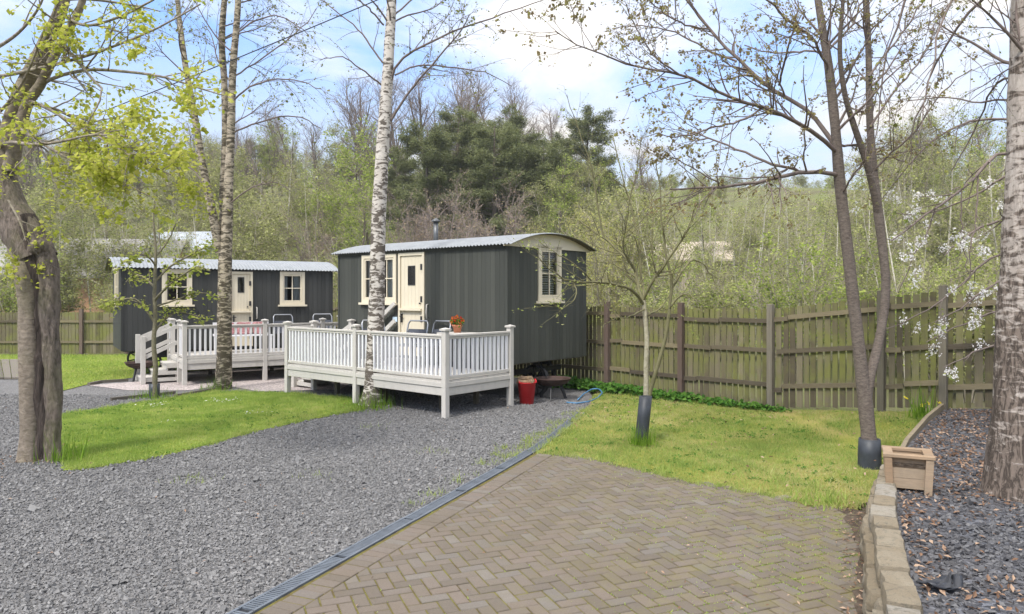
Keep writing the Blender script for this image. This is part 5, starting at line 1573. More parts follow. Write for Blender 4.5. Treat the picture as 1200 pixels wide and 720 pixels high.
def lumpy(Pn, Rn, k, mb, seed, amp=0.08, kf=6.0):
    """one thick trunk tube with an uneven outline"""
    g = np.random.default_rng(seed); n = len(Pn)
    T = unit(np.gradient(Pn, axis=0)); ref = np.array([0.9, 0.45, 0.0])
    u = unit(np.cross(T, ref[None])); w = np.cross(T, u)
    ang = np.arange(k) / k * 2 * math.pi
    s = np.cumsum(np.concatenate([[0], np.linalg.norm(np.diff(Pn, axis=0), axis=1)]))
    ph = g.random(8) * 6.28
    A, S = np.meshgrid(ang, s)
    nz = (np.sin(3 * A + S * kf * 0.7 + ph[0]) + np.sin(5 * A - S * kf * 1.3 + ph[1]) * 0.7 + np.sin(2 * A + S * kf * 2.1 + ph[2]) * 0.6 + np.sin(8 * A + S * kf * 3.1 + ph[3]) * 0.35 + g.normal(0, 0.18, A.shape)) / 2.2
    rad = Rn[:, None] * (1 + amp * nz)
    V = Pn[:, None] + rad[..., None] * (np.cos(ang)[None, :, None] * u[:, None] + np.sin(ang)[None, :, None] * w[:, None])
    i, j = np.meshgrid(np.arange(n - 1), np.arange(k), indexing='ij'); jn = (j + 1) % k
    mb.add(V.reshape(-1, 3), np.stack([i * k + j, i * k + jn, (i + 1) * k + jn, (i + 1) * k + j], -1).reshape(-1, 4))
def tree_root(name, label, loc):
    return tag(empty(name, loc), label, "tree")

# ---- old maple on the left
def maple():
    g = np.random.default_rng(21); Y = 8.75
    o = np.array(G(46, 538)); o[1] = Y + 0.15
    tr = MB(); rg = MB(); hw = MB()
    for pts, sd, tgt, amp in (
        ([(34, 552, 17), (35, 538, 13.5), (36, 515, 11.5), (36, 480, 11.5), (35, 420, 11.5), (34, 360, 11.5), (31, 320, 13), (27, 296, 14, 0.05), (18, 268, 14, 0.1)], 1, tr, 0.05),
        ([(50, 546, 15, 0.06), (50, 500, 13, 0.06), (50, 440, 12, 0.06), (48, 380, 12, 0.06), (45, 330, 13, 0.06), (38, 292, 15, 0.06), (24, 258, 15, 0.1)], 2, hw, 0.24),
        ([(64, 552, 12, 0), (63, 535, 9.5, 0), (62, 515, 8, 0), (63, 480, 9, 0), (62, 440, 9, 0), (59, 400, 9, 0), (59, 350, 11, 0), (55, 310, 11, 0.02), (46, 282, 13, 0.06)], 3, rg, 0.19),
        ([(42, 305, 22, 0.1), (28, 275, 22, 0.12), (13, 245, 18, 0.14), (4, 215, 15, 0.16), (0, 188, 14, 0.18)], 4, rg, 0.10)):
        a, r = px_path(pts, Y); a, r = resample(a, r, 44); lumpy(a, r, 22, tgt, sd, amp)
    for (x, y, rr, dz) in ((45, 290, 11, -0.05),):   # burrs
        c = np.array(P(x, y, Y + dz)); q = rr / F * Y
        b = np.linspace(0, math.pi, 7)
        rg.lathe([(q * math.sin(t_) + 1e-4, q * 0.9 * math.cos(t_)) for t_ in b], c, 10)
    limbs, lr = wood([
        [(2, 198, 12, 0.16), (10, 160, 10, 0.15), (20, 125, 10, 0.12), (31, 97, 9.5, 0.1), (45, 70, 9, 0.05), (58, 42, 8, 0), (70, 15, 7, -0.05), (82, -30, 6, -0.1), (92, -90, 4, -0.2)],
        [(12, 200, 9, 0.1), (22, 155, 7, 0.05), (33, 120, 6, 0), (46, 102, 5.5, -0.05), (58, 78, 5, -0.1), (75, 45, 4.5, -0.15), (93, 12, 4, -0.2), (105, -30, 3, -0.2)],
        [(0, 190, 15, 0.2), (-14, 140, 12, 0.3), (-30, 80, 10, 0.4), (-40, 0, 8, 0.5), (-50, -80, 5, 0.7)]], Y0=Y, n=24)
    br, brr = wood([
        [(-15, 92, 3.2, 0.3), (20, 86, 3, 0.0), (60, 77, 2.8, -0.3), (100, 66, 2.5, -0.6), (140, 52, 2, -0.9), (185, 33, 1.6, -1.1), (235, 5, 1.2, -1.2)],
        [(48, 99, 3.2, 0), (70, 89, 3, -0.2), (105, 82, 2.8, -0.5), (145, 84, 2.4, -0.8), (190, 90, 2, -1.0), (235, 104, 1.4, -1.1), (262, 112, 1, -1.1)],
        [(-5, 172, 3.6, 0.1), (14, 167, 3.2, -0.2), (40, 170, 2.8, -0.6), (72, 166, 2.3, -1.0), (110, 158, 1.8, -1.3), (150, 160, 1.3, -1.5)],
        [(33, 118, 3, 0), (55, 127, 2.8, -0.3), (85, 144, 2.5, -0.7), (118, 162, 2.1, -1.0), (160, 187, 1.6, -1.3), (200, 205, 1.1, -1.4)],
        [(40, 122, 2.6, 0), (70, 130, 2.4, 0.3), (105, 150, 2.0, 0.5), (140, 170, 1.6, 0.7), (180, 180, 1.2, 0.8), (222, 196, 0.9, 0.8)],
        [(22, 150, 2.6, 0), (60, 175, 2.2, -0.5), (100, 195, 1.8, -0.8), (140, 212, 1.4, -1.0), (175, 230, 1.0, -1.1)],
        [(58, 42, 3, 0), (80, 60, 2.6, -0.5), (110, 95, 2.2, -0.8), (120, 110, 1.6, -0.9), (100, 150, 1.1, -1)],
        [(70, 15, 3, 0), (100, 30, 2.4, -0.4), (140, 20, 2, -0.6), (180, 0, 1.6, -0.8)],
        [(-10, 60, 3, 0.3), (20, 40, 2.5, 0), (45, 10, 2, -0.3), (60, -30, 1.4, -0.5)],
        [(-10, 140, 3, 0.2), (10, 120, 2.4, -0.2), (30, 90, 2, -0.5), (50, 40, 1.5, -0.7)],
        [(10, 235, 2, -0.15), (24, 262, 1.4, -0.25), (30, 282, 0.9, -0.3)]], Y0=Y, n=14, thin=0.7)
    c1, r1 = children(g, br, brr, dict(per_m=4.5, t=(0.2, 1.0), len=(0.35, 1.0), taper=0.3, ang=(25, 65), rr=0.6, rmin=0.004, wander=0.14, up=0.02, n=7, flat=0.8))
    c0, r0 = children(g, limbs, lr, dict(per_m=2.2, t=(0.45, 1.0), len=(0.6, 1.6), taper=0.2, ang=(35, 75), rr=0.35, rmin=0.006, wander=0.14, up=0.04, n=7))
    cc, rc = np.concatenate([c1, c0]), np.concatenate([r1, r0])
    c2, r2 = children(g, cc, rc, dict(per_m=6.5, t=(0.25, 1.0), len=(0.15, 0.42), taper=0.2, ang=(30, 65), rr=0.6, rmin=0.0022, wander=0.15, up=-0.02, n=5))
    tubes(tr, limbs, lr, 14)
    bm_ = MB(); tubes(bm_, br, brr, 8); tubes(bm_, cc, rc, 5); tubes(bm_, c2, r2, 3)
    # leaves hang thick in the lower sprays, thin higher up
    zmid = c2[:, -1, 2]
    lowm = zmid < 4.1
    lf = MB(); lf.add(*leaves(g, c2[lowm], 20, 0.047, 0.1, 0.9, 0.055, 0.5)); lf.add(*leaves(g, c2[~lowm], 9.0, 0.044, 0.4, 0.7, 0.02, 0.46))
    lf.add(*leaves(g, c0[..., :], 5.0, 0.05, 0.4, 0.7, 0.03, 0.46))
    localise([tr, rg, hw, bm_, lf], o)
    root = tree_root("maple_tree", "old maple with split hollow trunk and yellow green young leaves at the left", o)
    t_ = tr.build("trunk", M["maple_smooth"], root, True); rg.build("rough_bark", M["maple_rough"], t_, True); hw.build("hollow", M["hollow"], t_, True)
    bm_.build("branches", M["maple_limb"], root, True); lf.build("crown", M["leaf_maple"], root)
maple()
tuft((-5.35, 8.75), 160, 0.12, 0.22, "tuft of long grass at the foot of the old maple", 0.02)

# ---- birches
def birch_tree(label, base, Y, trunk, limbs_px, seed, m, bark_rise=None, n_extra=10, extra_t=(0.62, 1.0), twigs=1.0, leaf=0.030, leaf_n=3.0, bias=None, extra_len=(1.2, 2.6), droop=-0.10):
    g = np.random.default_rng(seed)
    tr = MB()
    tp, trd = [], []
    for k, t_ in enumerate(trunk):
        a, r = px_path(t_, Y); a, r = resample(a, r, 60); lumpy(a, r, 20 if k == 0 else 12, tr, seed + k, 0.05, 5)
        tp.append(a); trd.append(r)
    tp, trd = np.array(tp), np.array(trd)
    LB = []; LR = []
    if limbs_px:
        a, r = wood(limbs_px, Y0=Y, n=14, jitter=0.015, seed=seed, thin=0.5); LB.append(a); LR.append(r)
    sp = dict(per=n_extra, t=extra_t, len=extra_len, taper=0.3, ang=(35, 65), rr=0.30, rmax=0.018, rmin=0.008, wander=0.09, up=0.02, n=14)
    if bias is not None: sp["bias"] = bias
    a, r = children(g, tp, trd, sp); LB.append(a); LR.append(r)
    lb, lr = np.concatenate(LB), np.concatenate(LR)
    s1, q1 = children(g, lb, lr, dict(per_m=5.0 * twigs, t=(0.15, 1.0), len=(0.35, 1.1), taper=0.3, ang=(25, 55), rr=0.5, rmin=0.0035, wander=0.10, up=droop * 0.4, n=8))
    s2, q2 = children(g, s1, q1, dict(per_m=7.5 * twigs, t=(0.2, 1.0), len=(0.2, 0.65), taper=0.2, ang=(20, 50), rr=0.55, rmin=0.0020, wander=0.10, up=droop, n=6))
    tw = MB(); tubes(tw, lb, lr, 6); tubes(tw, s1, q1, 4); tubes(tw, s2, q2, 3)
    lf = MB(); lf.add(*leaves(g, s2, leaf_n, leaf, 0.2, 0.6, 0.012, 0.4)); lf.add(*leaves(g, s1, leaf_n * 0.6, leaf, 0.4, 0.6, 0.012, 0.4))
    o = np.array(base, float)
    localise([tr, tw, lf], o)
    root = tree_root("birch_tree", label, o)
    tr.build("trunk", m, root, True); tw.build("branches", M["twig"], root, True); lf.build("crown", M["leaf_birch"], root)
    return root
b = G(437, 477)
birch_tree("white barked birch standing at the corner of the near deck", b, 13.05,
    [[(434, 484, 19), (436, 472, 14), (438, 450, 11), (440, 400, 9.8), (442, 330, 9.0), (444, 250, 8.4), (448, 180, 7.6), (452, 120, 6.9), (456, 60, 6.2), (459, 0, 5.5), (461, -70, 4.6), (462, -150, 3.4)]],
    [[(458, 142, 3.2), (470, 122, 2.9, -.1), (484, 103, 2.6, -.2), (506, 76, 2.2, -.4), (534, 44, 1.7, -.5), (552, 18, 1.2, -.6)],
     [(458, 96, 3.4), (464, 78, 3, -.1), (474, 66, 2.8, -.2), (488, 58, 2.6, -.3), (516, 44, 2.3, -.4), (545, 31, 2, -.5), (580, 20, 1.6, -.6), (606, 11, 1.3, -.6), (640, 0, 1, -.7)],
     [(463, 88, 2.4), (480, 80, 2.1, .2), (502, 76, 1.9, .4), (535, 80, 1.6, .6), (570, 86, 1.2, .7), (600, 100, 0.8, .8)],
     [(448, 74, 2.4), (436, 56, 2.1, .1), (421, 36, 1.9, .2), (400, 18, 1.6, .3), (372, -2, 1.2, .4)],
     [(447, 100, 2.2), (430, 86, 1.9, -.2), (413, 73, 1.6, -.3), (396, 66, 1.2, -.4), (376, 72, 0.8, -.5)],
     [(450, 30, 2.2), (430, 8, 1.8, -.2), (410, -10, 1.5, -.3)],
     [(460, 20, 2.4), (490, -6, 2, .2), (540, -30, 1.5, .4)]], 31, M["birch"], n_extra=7, extra_t=(0.70, 1.0), twigs=1.0, leaf=0.038, leaf_n=3.4)
tuft((b[0], b[1] - 0.2), 260, 0.20, 0.22, "tuft of long grass round the birch at the near deck")
b = G(262, 456)
birch_tree("twin stemmed mossy birch in front of the charcoal hut", b, 15.35,
    [[(259, 462, 14), (261, 452, 9.8), (263, 420, 8.6), (263, 360, 8), (264, 310, 7.6), (265, 280, 7), (267, 240, 5.6), (269, 190, 5), (271, 140, 4.6), (273, 80, 4.1), (278, 20, 3.6), (282, -50, 3)],
     [(263, 300, 6), (262, 262, 5, .1), (262, 220, 4.4, .15), (264, 160, 4, .2), (263, 100, 3.7, .2), (260, 50, 3.8, .2), (263, 0, 3.2, .2), (268, -60, 2.4, .2)],
     [(259, 296, 6.5), (252, 266, 5.2, -.1), (244, 225, 4.4, -.2), (236, 185, 4, -.25), (227, 130, 3.7, -.3), (217, 75, 3.3, -.3), (210, 20, 2.8, -.3), (204, -40, 2, -.3)]],
    [[(274, 118, 2.2), (290, 104, 2, -.2), (316, 94, 1.7, -.4), (348, 94, 1.4, -.5), (378, 106, 1, -.6)],
     [(272, 156, 2.2), (296, 146, 2, .2), (328, 137, 1.7, .4), (352, 138, 1.4, .5), (376, 150, 1, .6)],
     [(274, 90, 2.2), (296, 76, 1.9, .3), (322, 58, 1.6, .5), (352, 34, 1.2, .6), (372, 10, 0.9, .7)],
     [(268, 240, 1.9), (292, 222, 1.6, -.3), (318, 214, 1.3, -.5), (340, 222, 0.9, -.6)],
     [(243, 222, 1.7), (226, 200, 1.4, .2), (206, 192, 1.1, .3)],
     [(276, 40, 2), (300, 24, 1.7, 0), (330, 20, 1.4, 0), (360, 40, 1, 0)],
     [(228, 140, 1.6), (205, 118, 1.3, 0), (180, 108, 1, 0)]], 41, M["birch_mossy"], n_extra=7, extra_t=(0.55, 1.0), twigs=1.0, leaf=0.038, leaf_n=3.4, extra_len=(1.0, 2.2))
tuft((b[0] - 0.1, b[1] - 0.2), 130, 0.16, 0.18, "tuft of long grass at the foot of the twin stemmed birch")
b = (4.28, 6.15, 0.30)
birch_tree("thick old birch with cracked bark standing in the slate bed", b, 6.1,
    [[(1192, 596, 42), (1193, 574, 36), (1195, 545, 34), (1198, 480, 31), (1199, 400, 28), (1203, 300, 25.5), (1206, 200, 24), (1209, 100, 23), (1211, 0, 22), (1213, -100, 20), (1215, -250, 16)]],
    [[(1200, -60, 6), (1150, -90, 5, .2), (1095, -60, 4, .4), (1060, 0, 3, .6), (1042, 60, 2.2, .7), (1030, 130, 1.4, .8), (1020, 200, 0.8, .9)],
     [(1200, 10, 5), (1170, -10, 4, .3), (1130, 20, 3.2, .6), (1100, 70, 2.4, .9), (1078, 130, 1.7, 1.1), (1062, 200, 1, 1.3)],
     [(1200, -40, 5), (1180, -60, 4, -.3), (1140, -40, 3.4, -.5), (1110, 20, 2.6, -.6), (1090, 80, 1.9, -.7), (1080, 150, 1, -.8)],
     [(1204, -120, 6), (1120, -160, 5, .5), (1040, -140, 4, .9), (990, -80, 3, 1.2), (975, 0, 2, 1.4), (968, 60, 1.2, 1.5)],
     [(1198, 90, 4), (1180, 90, 3, .4), (1160, 110, 2.4, .8), (1140, 150, 1.8, 1.1), (1120, 200, 1.1, 1.3)],
     [(1200, 130, 3.6), (1176, 118, 2.8, .6), (1150, 120, 2.2, .9), (1110, 116, 1.6, 1.3), (1060, 118, 1.0, 1.6)]], 51, M["birch_big"], n_extra=5, extra_t=(0.55, 0.75), twigs=0.9, leaf=0.026, leaf_n=2.6, bias=(-1.2, 0.3, 0), droop=-0.16, extra_len=(1.0, 2.0))

# ---- cherry with the black guard on the right
def guard(label, c, r0, r1, h, lean=(0, 0)):
    mb = MB(); n = 3
    mb.lathe([(r0, 0.0), (r0 * 0.98 + r1 * 0.02, h * 0.5), (r1, h), (r1 - 0.012, h + 0.001), (r0 - 0.02, h * 0.4)], k=18)
    V = mb.v[0]; V[:, 0] += V[:, 2] * lean[0]; V[:, 1] += V[:, 2] * lean[1]
    o = mb.build("tree_guard", M["guard"], None, True); o.location = c
    return tag(o, label, "tree guard")
def cherry():
    g = np.random.default_rng(61); Y = 8.35
    o = np.array(G(1020, 551)); 
    stems, sr = wood([
        [(1020, 552, 11.5), (1019, 530, 9), (1017, 500, 8.2), (1014, 470, 8.4), (1010, 440, 7.4), (1004, 385, 6.7), (997, 325, 6.6), (991, 275, 6.4), (986, 230, 6.2), (983, 200, 6.4), (980, 165, 5.4), (976, 120, 5.4), (970, 70, 4.8), (963, 30, 4.3), (956, -20, 3.6), (950, -80, 2.8)],
        [(1014, 478, 6), (1020, 440, 5.4), (1029, 405, 5.1, .08), (1036, 365, 5, .12), (1038, 330, 4.9, .15), (1034, 288, 4.9, .18), (1030, 255, 5.4, .2), (1026, 222, 4.8, .22), (1022, 180, 4.3, .24), (1019, 130, 3.9, .26), (1018, 70, 3.5, .28), (1016, 10, 3, .3), (1014, -60, 2.2, .3)],
        [(1030, 252, 4.4, .2), (1022, 215, 4.2, .1), (1012, 180, 3.8, 0), (1000, 145, 3.4, -.1), (990, 110, 3, -.2), (984, 60, 2.6, -.3), (988, 0, 2, -.4), (990, -60, 1.4, -.5)]], Y0=Y, n=40)
    br, rr = wood([
        [(982, 205, 4.6), (968, 203, 4.2, -.1), (940, 202, 3.8, -.3), (892, 212, 3.2, -.6), (850, 219, 2.6, -.8), (815, 221, 2, -1), (785, 219, 1.4, -1.1)],
        [(940, 202, 3), (922, 196, 2.8, -.3), (900, 191, 2.5, -.2), (864, 175, 2.1, 0), (830, 160, 1.6, .1), (796, 150, 1.1, .2)],
        [(980, 172, 4.8), (962, 148, 4.4, .1), (943, 127, 4.2, .2), (902, 103, 3.8, .3), (864, 70, 3.3, .4), (831, 33, 2.8, .5), (803, 0, 2.3, .6), (780, -30, 1.7, .6)],
        [(981, 180, 4.4), (956, 158, 4.1, -.2), (929, 140, 3.8, -.4), (897, 127, 3.5, -.6), (864, 117, 3.2, -.8), (830, 102, 2.8, -1), (794, 86, 2.4, -1.2), (733, 77, 1.9, -1.4), (690, 60, 1.4, -1.5), (650, 37, 0.9, -1.6)],
        [(972, 82, 3), (952, 46, 2.6, -.3), (929, 28, 2.3, -.5), (897, 0, 1.9, -.7), (870, -20, 1.4, -.8)],
        [(913, 100, 2.2, .3), (920, 70, 2, 0), (929, 38, 1.7, -.2), (938, 0, 1.3, -.3)],
        [(968, 60, 2.6), (990, 40, 2.2, .2), (1008, 10, 1.8, .4), (1020, -30, 1.3, .5)],
        [(985, 230, 2), (1000, 205, 1.8, -.3), (1012, 188, 1.5, -.5), (1020, 150, 1.2, -.6)],
        [(1020, 150, 2.4, .2), (1040, 118, 2.1, .3), (1062, 92, 1.8, .4), (1086, 58, 1.4, .5), (1100, 20, 1.0, .6)],
        [(1024, 200, 2.2, .2), (1046, 178, 2, 0), (1076, 150, 1.7, -.2), (1104, 110, 1.3, -.3), (1140, 80, 1, -.4)],
        [(1018, 90, 2.2, .2), (1042, 58, 1.9, .4), (1066, 26, 1.6, .6), (1090, -10, 1.1, .7)],
        [(893, 127, 2.3, -.6), (868, 142, 2, -.8), (836, 150, 1.7, -1), (800, 160, 1.3, -1.2), (770, 158, 0.9, -1.3)],
        [(864, 72, 2.2, .4), (836, 62, 1.9, .5), (800, 42, 1.6, .6), (760, 30, 1.2, .7), (720, 34, 0.9, .8)],
        [(795, 87, 1.8, -1.2), (770, 70, 1.6, -1.3), (748, 38, 1.3, -1.3), (735, 5, 1, -1.4)],
        [(831, 34, 2, .5), (800, 28, 1.7, .3), (770, 8, 1.4, .2), (745, -14, 1, .1)],
        [(850, 219, 1.6, -.8), (826, 206, 1.4, -.9), (800, 190, 1.1, -1), (772, 182, 0.8, -1.1)],
        [(980, 170, 2.6), (1004, 172, 2.2, .6), (1030, 182, 1.8, 1.1), (1060, 190, 1.3, 1.5)],
        [(968, 62, 2.2), (944, 60, 1.9, .4), (905, 62, 1.5, .8), (870, 52, 1.1, 1)]], Y0=Y, n=16, jitter=0.012, seed=5, thin=0.6)
    c1, r1 = children(g, br, rr, dict(per_m=9.0, t=(0.15, 1.0), len=(0.25, 1.0), taper=0.35, ang=(28, 60), rr=0.55, rmin=0.0038, wander=0.11, up=0.03, n=8, flat=0.8))
    cs, rs = children(g, stems, sr, dict(per_m=2.0, t=(0.58, 1.0), len=(0.5, 1.3), taper=0.2, ang=(35, 65), rr=0.35, rmin=0.005, wander=0.1, up=0.05, n=8))
    c1, r1 = np.concatenate([c1, cs]), np.concatenate([r1, rs])
    c2, r2 = children(g, c1, r1, dict(per_m=6.5, t=(0.25, 1.0), len=(0.10, 0.36), taper=0.2, ang=(30, 60), rr=0.6, rmin=0.0022, wander=0.12, up=0.03, n=5))
    tr = MB()
    for k in range(3): lumpy(stems[k], sr[k], 16, tr, 70 + k, 0.05, 7)
    bw = MB(); tubes(bw, br, rr, 8); tubes(bw, c1, r1, 5); tubes(bw, c2, r2, 3)
    lf = MB(); lf.add(*leaves(g, c2, 2.6, 0.031, 0.45, 0.9, 0.016, 0.38, 3)); lf.add(*leaves(g, c1, 2.4, 0.032, 0.7, 0.9, 0.02, 0.38, 3))
    localise([tr, bw, lf], o)
    root = tree_root("cherry_tree", "forked cherry with bronze young leaves and black guard on the right lawn", o)
    tr.build("trunk", M["cherry"], root, True); bw.build("branches", M["twig"], root, True); lf.build("crown", M["leaf_cherry"], root)
cherry()
guard("black plastic guard round the foot of the forked cherry", G(1019, 549), 0.125, 0.115, 0.34)

# ---- young tree in the middle of the right lawn
def young():
    g = np.random.default_rng(81); Y = 9.75
    o = np.array(G(753, 522))
    stems, sr = wood([
        [(751, 522, 3.4), (755, 490, 3.3), (757, 462, 3.1), (757, 430, 2.8), (758, 400, 2.6), (756, 372, 2.5), (754, 352, 2.4)],
        [(757, 480, 3), (763, 455, 2.6), (772, 425, 2.4, -.1), (780, 395, 2.2, -.15), (784, 368, 2.0, -.2)]], Y0=Y, n=24)
    br, rr = wood([
        [(754, 356, 3.4), (742, 341, 3, -.2), (722, 334, 2.6, -.5), (695, 331, 2.2, -.9), (672, 331, 1.8, -1.2), (650, 322, 1.3, -1.5), (632, 300, 0.9, -1.7)],
        [(755, 358, 3.2), (748, 335, 3, .1), (742, 315, 2.7, .2), (726, 296, 2.3, .3), (708, 279, 2, .4), (688, 266, 1.6, .5), (668, 256, 1.1, .6)],
        [(708, 279, 1.7, .4), (700, 240, 1.5, .4), (694, 200, 1.3, .4), (680, 158, 1, .4), (664, 112, 0.6, .4)],
        [(754, 352, 3), (766, 328, 2.7, -.2), (781, 307, 2.3, -.4), (795, 288, 1.9, -.5), (806, 270, 1.5, -.6), (818, 236, 1, -.7)],
        [(755, 354, 2.8), (752, 320, 2.4, .3), (748, 280, 2, .4), (738, 240, 1.6, .5), (728, 200, 1.2, .6), (720, 160, 0.8, .7)],
        [(787, 338, 2), (800, 318, 1.8, 0), (814, 305, 1.5, .2), (826, 312, 1.1, .3), (838, 330, 0.8, .4)],
        [(672, 331, 1.4, -1.2), (676, 343, 1.2, -1.3), (669, 356, 1, -1.4), (655, 361, 0.8, -1.5), (642, 354, 0.6, -1.6)],
        [(695, 331, 1.4, -.9), (684, 318, 1.2, -1.1), (668, 305, 1, -1.2), (650, 296, 0.7, -1.3), (634, 286, 0.5, -1.4)],
        [(742, 315, 1.8, .2), (730, 290, 1.5, 0), (736, 250, 1.2, -.2), (744, 210, 1, -.3), (752, 160, 0.7, -.4)],
        [(784, 370, 3.4, -.2), (787, 335, 3, -.2), (781, 300, 2.5, -.2), (776, 265, 2, -.2), (773, 225, 1.5, -.2), (770, 180, 1, -.2)],
        [(784, 362, 1.8, -.2), (800, 345, 1.5, -.4), (812, 350, 1.1, -.5), (822, 366, 0.7, -.6)],
        [(757, 370, 1.8), (775, 360, 1.5, .4), (792, 330, 1.2, .6), (800, 300, 0.9, .7)],
        [(756, 362, 1.6), (736, 372, 1.3, -.3), (718, 374, 1, -.5), (706, 386, 0.7, -.6)],
        [(770, 330, 1.6), (764, 290, 1.4, .2), (766, 250, 1.1, .3), (758, 200, 0.8, .4)]], Y0=Y, n=14, jitter=0.012, seed=8, thin=0.6)
    c1, r1 = children(g, np.concatenate([br]), rr, dict(per_m=9, t=(0.15, 1.0), len=(0.25, 0.8), taper=0.35, ang=(25, 55), rr=0.55, rmin=0.0030, wander=0.11, up=0.05, n=7))
    c2, r2 = children(g, c1, r1, dict(per_m=6.5, t=(0.2, 1.0), len=(0.08, 0.30), taper=0.2, ang=(25, 55), rr=0.6, rmin=0.0018, wander=0.12, up=0.03, n=4))
    tr = MB()
    lumpy(stems[0], sr[0], 12, tr, 90, 0.06, 9)
    bw = MB(); lumpy(stems[1], sr[1], 10, bw, 91, 0.06, 9); tubes(bw, br, rr, 7); tubes(bw, c1, r1, 4); tubes(bw, c2, r2, 3)
    lf = MB(); lf.add(*leaves(g, c2, 1.7, 0.032, 0.3, 0.0, 0.012, 0.40)); lf.add(*leaves(g, c1, 1.6, 0.030, 0.3, 0.0, 0.012, 0.40))
    near = br[[0, 7, 8]]
    lf.add(*leaves(g, near, 12, 0.034, 0.35, 0.0, 0.025, 0.42))
    localise([tr, bw, lf], o)
    root = tree_root("young_tree", "slender two stemmed young tree in the middle of the right lawn", o)
    tr.build("trunk", M["sapling"], root, True); bw.build("branches", M["twig_green"], root, True); lf.build("crown", M["leaf_sap"], root)
young()
b = G(753, 522); guard("tall grey black guard leaning on the young tree of the right lawn", (b[0] - 0.02, b[1], 0.03), 0.085, 0.085, 0.62, (0.10, 0.0))
tuft((b[0] - 0.02, b[1] - 0.08), 260, 0.075, 0.20, "tuft of long grass round the guard in the right lawn", 0.03)
p = np.array(G(968, 592)[:2]) + rng.normal(0, 0.13, (260, 2))
tag(grass("grass_tufts", p, 0.02, 0.09, 0.014, M["grass_l"], rng.random(260), 1.0), "fresh green weed tuft at the edge of the brick paving", "grass", kind="stuff")

# ---- oak sapling in front of the charcoal hut
def oak():
    g = np.random.default_rng(91); Y = 13.9
    o = np.array(G(181, 466))
    stems, sr = wood([[(181, 467, 3), (182, 430, 2.8), (180, 400, 2.5), (182, 370, 2.3), (181, 340, 2), (183, 300, 1.6), (180, 262, 1.0), (182, 235, 0.6)]], Y0=Y, n=20, jitter=0.006, seed=3)
    br, rr = wood([
        [(181, 378, 1.6), (168, 358, 1.4, -.1), (155, 350, 1.1, -.2), (140, 352, 0.8, -.3), (128, 358, 0.5, -.3)],
        [(181, 352, 1.6), (194, 338, 1.4, -.2), (212, 324, 1.1, -.3), (232, 312, 0.9, -.4), (246, 318, 0.5, -.5)],
        [(182, 338, 1.4), (170, 326, 1.2, .2), (158, 322, 1, .3), (148, 330, 0.6, .3)],
        [(182, 330, 1.4), (200, 312, 1.2, .2), (222, 300, 1, .3), (244, 288, 0.6, .4)],
        [(182, 312, 1.2), (172, 300, 1, -.2), (160, 298, 0.8, -.3), (148, 306, 0.5, -.4)],
        [(183, 300, 1.2), (196, 284, 1, .1), (206, 262, 0.6, .1)],
        [(181, 390, 1.4), (196, 372, 1.2, .3), (214, 366, 0.9, .4), (236, 372, 0.5, .5)],
        [(181, 360, 1.2), (206, 352, 1, .1), (228, 344, 0.8, 0), (250, 346, 0.5, 0)]], Y0=Y, n=10, jitter=0.01, seed=4)
    c1, r1 = children(g, br, rr, dict(per_m=8, t=(0.2, 1.0), len=(0.15, 0.4), taper=0.3, ang=(25, 55), rr=0.6, rmin=0.003, wander=0.12, up=0.03, n=5, flat=0.5))
    tr = MB(); tubes(tr, stems, sr, 8)
    bw = MB(); tubes(bw, br, rr, 5); tubes(bw, c1, r1, 3)
    lf = MB(); lf.add(*leaves(g, c1, 11, 0.066, 0.2, 0.5, 0.05, 0.42)); lf.add(*leaves(g, br, 14, 0.066, 0.4, 0.5, 0.06, 0.42))
    localise([tr, bw, lf], o)
    root = tree_root("oak_sapling", "leafy oak sapling in a black pot in front of the charcoal hut", o)
    tr.build("trunk", M["oak"], root, True); bw.build("branches", M["oak"], root, True); lf.build("crown", M["leaf_hedge"], root)
oak()
b = G(181, 467); guard("short black guard round the foot of the oak sapling", b, 0.095, 0.10, 0.28)
tuft((b[0], b[1] - 0.05), 170, 0.2, 0.13, "tuft of long grass round the guard of the oak sapling", 0.02)

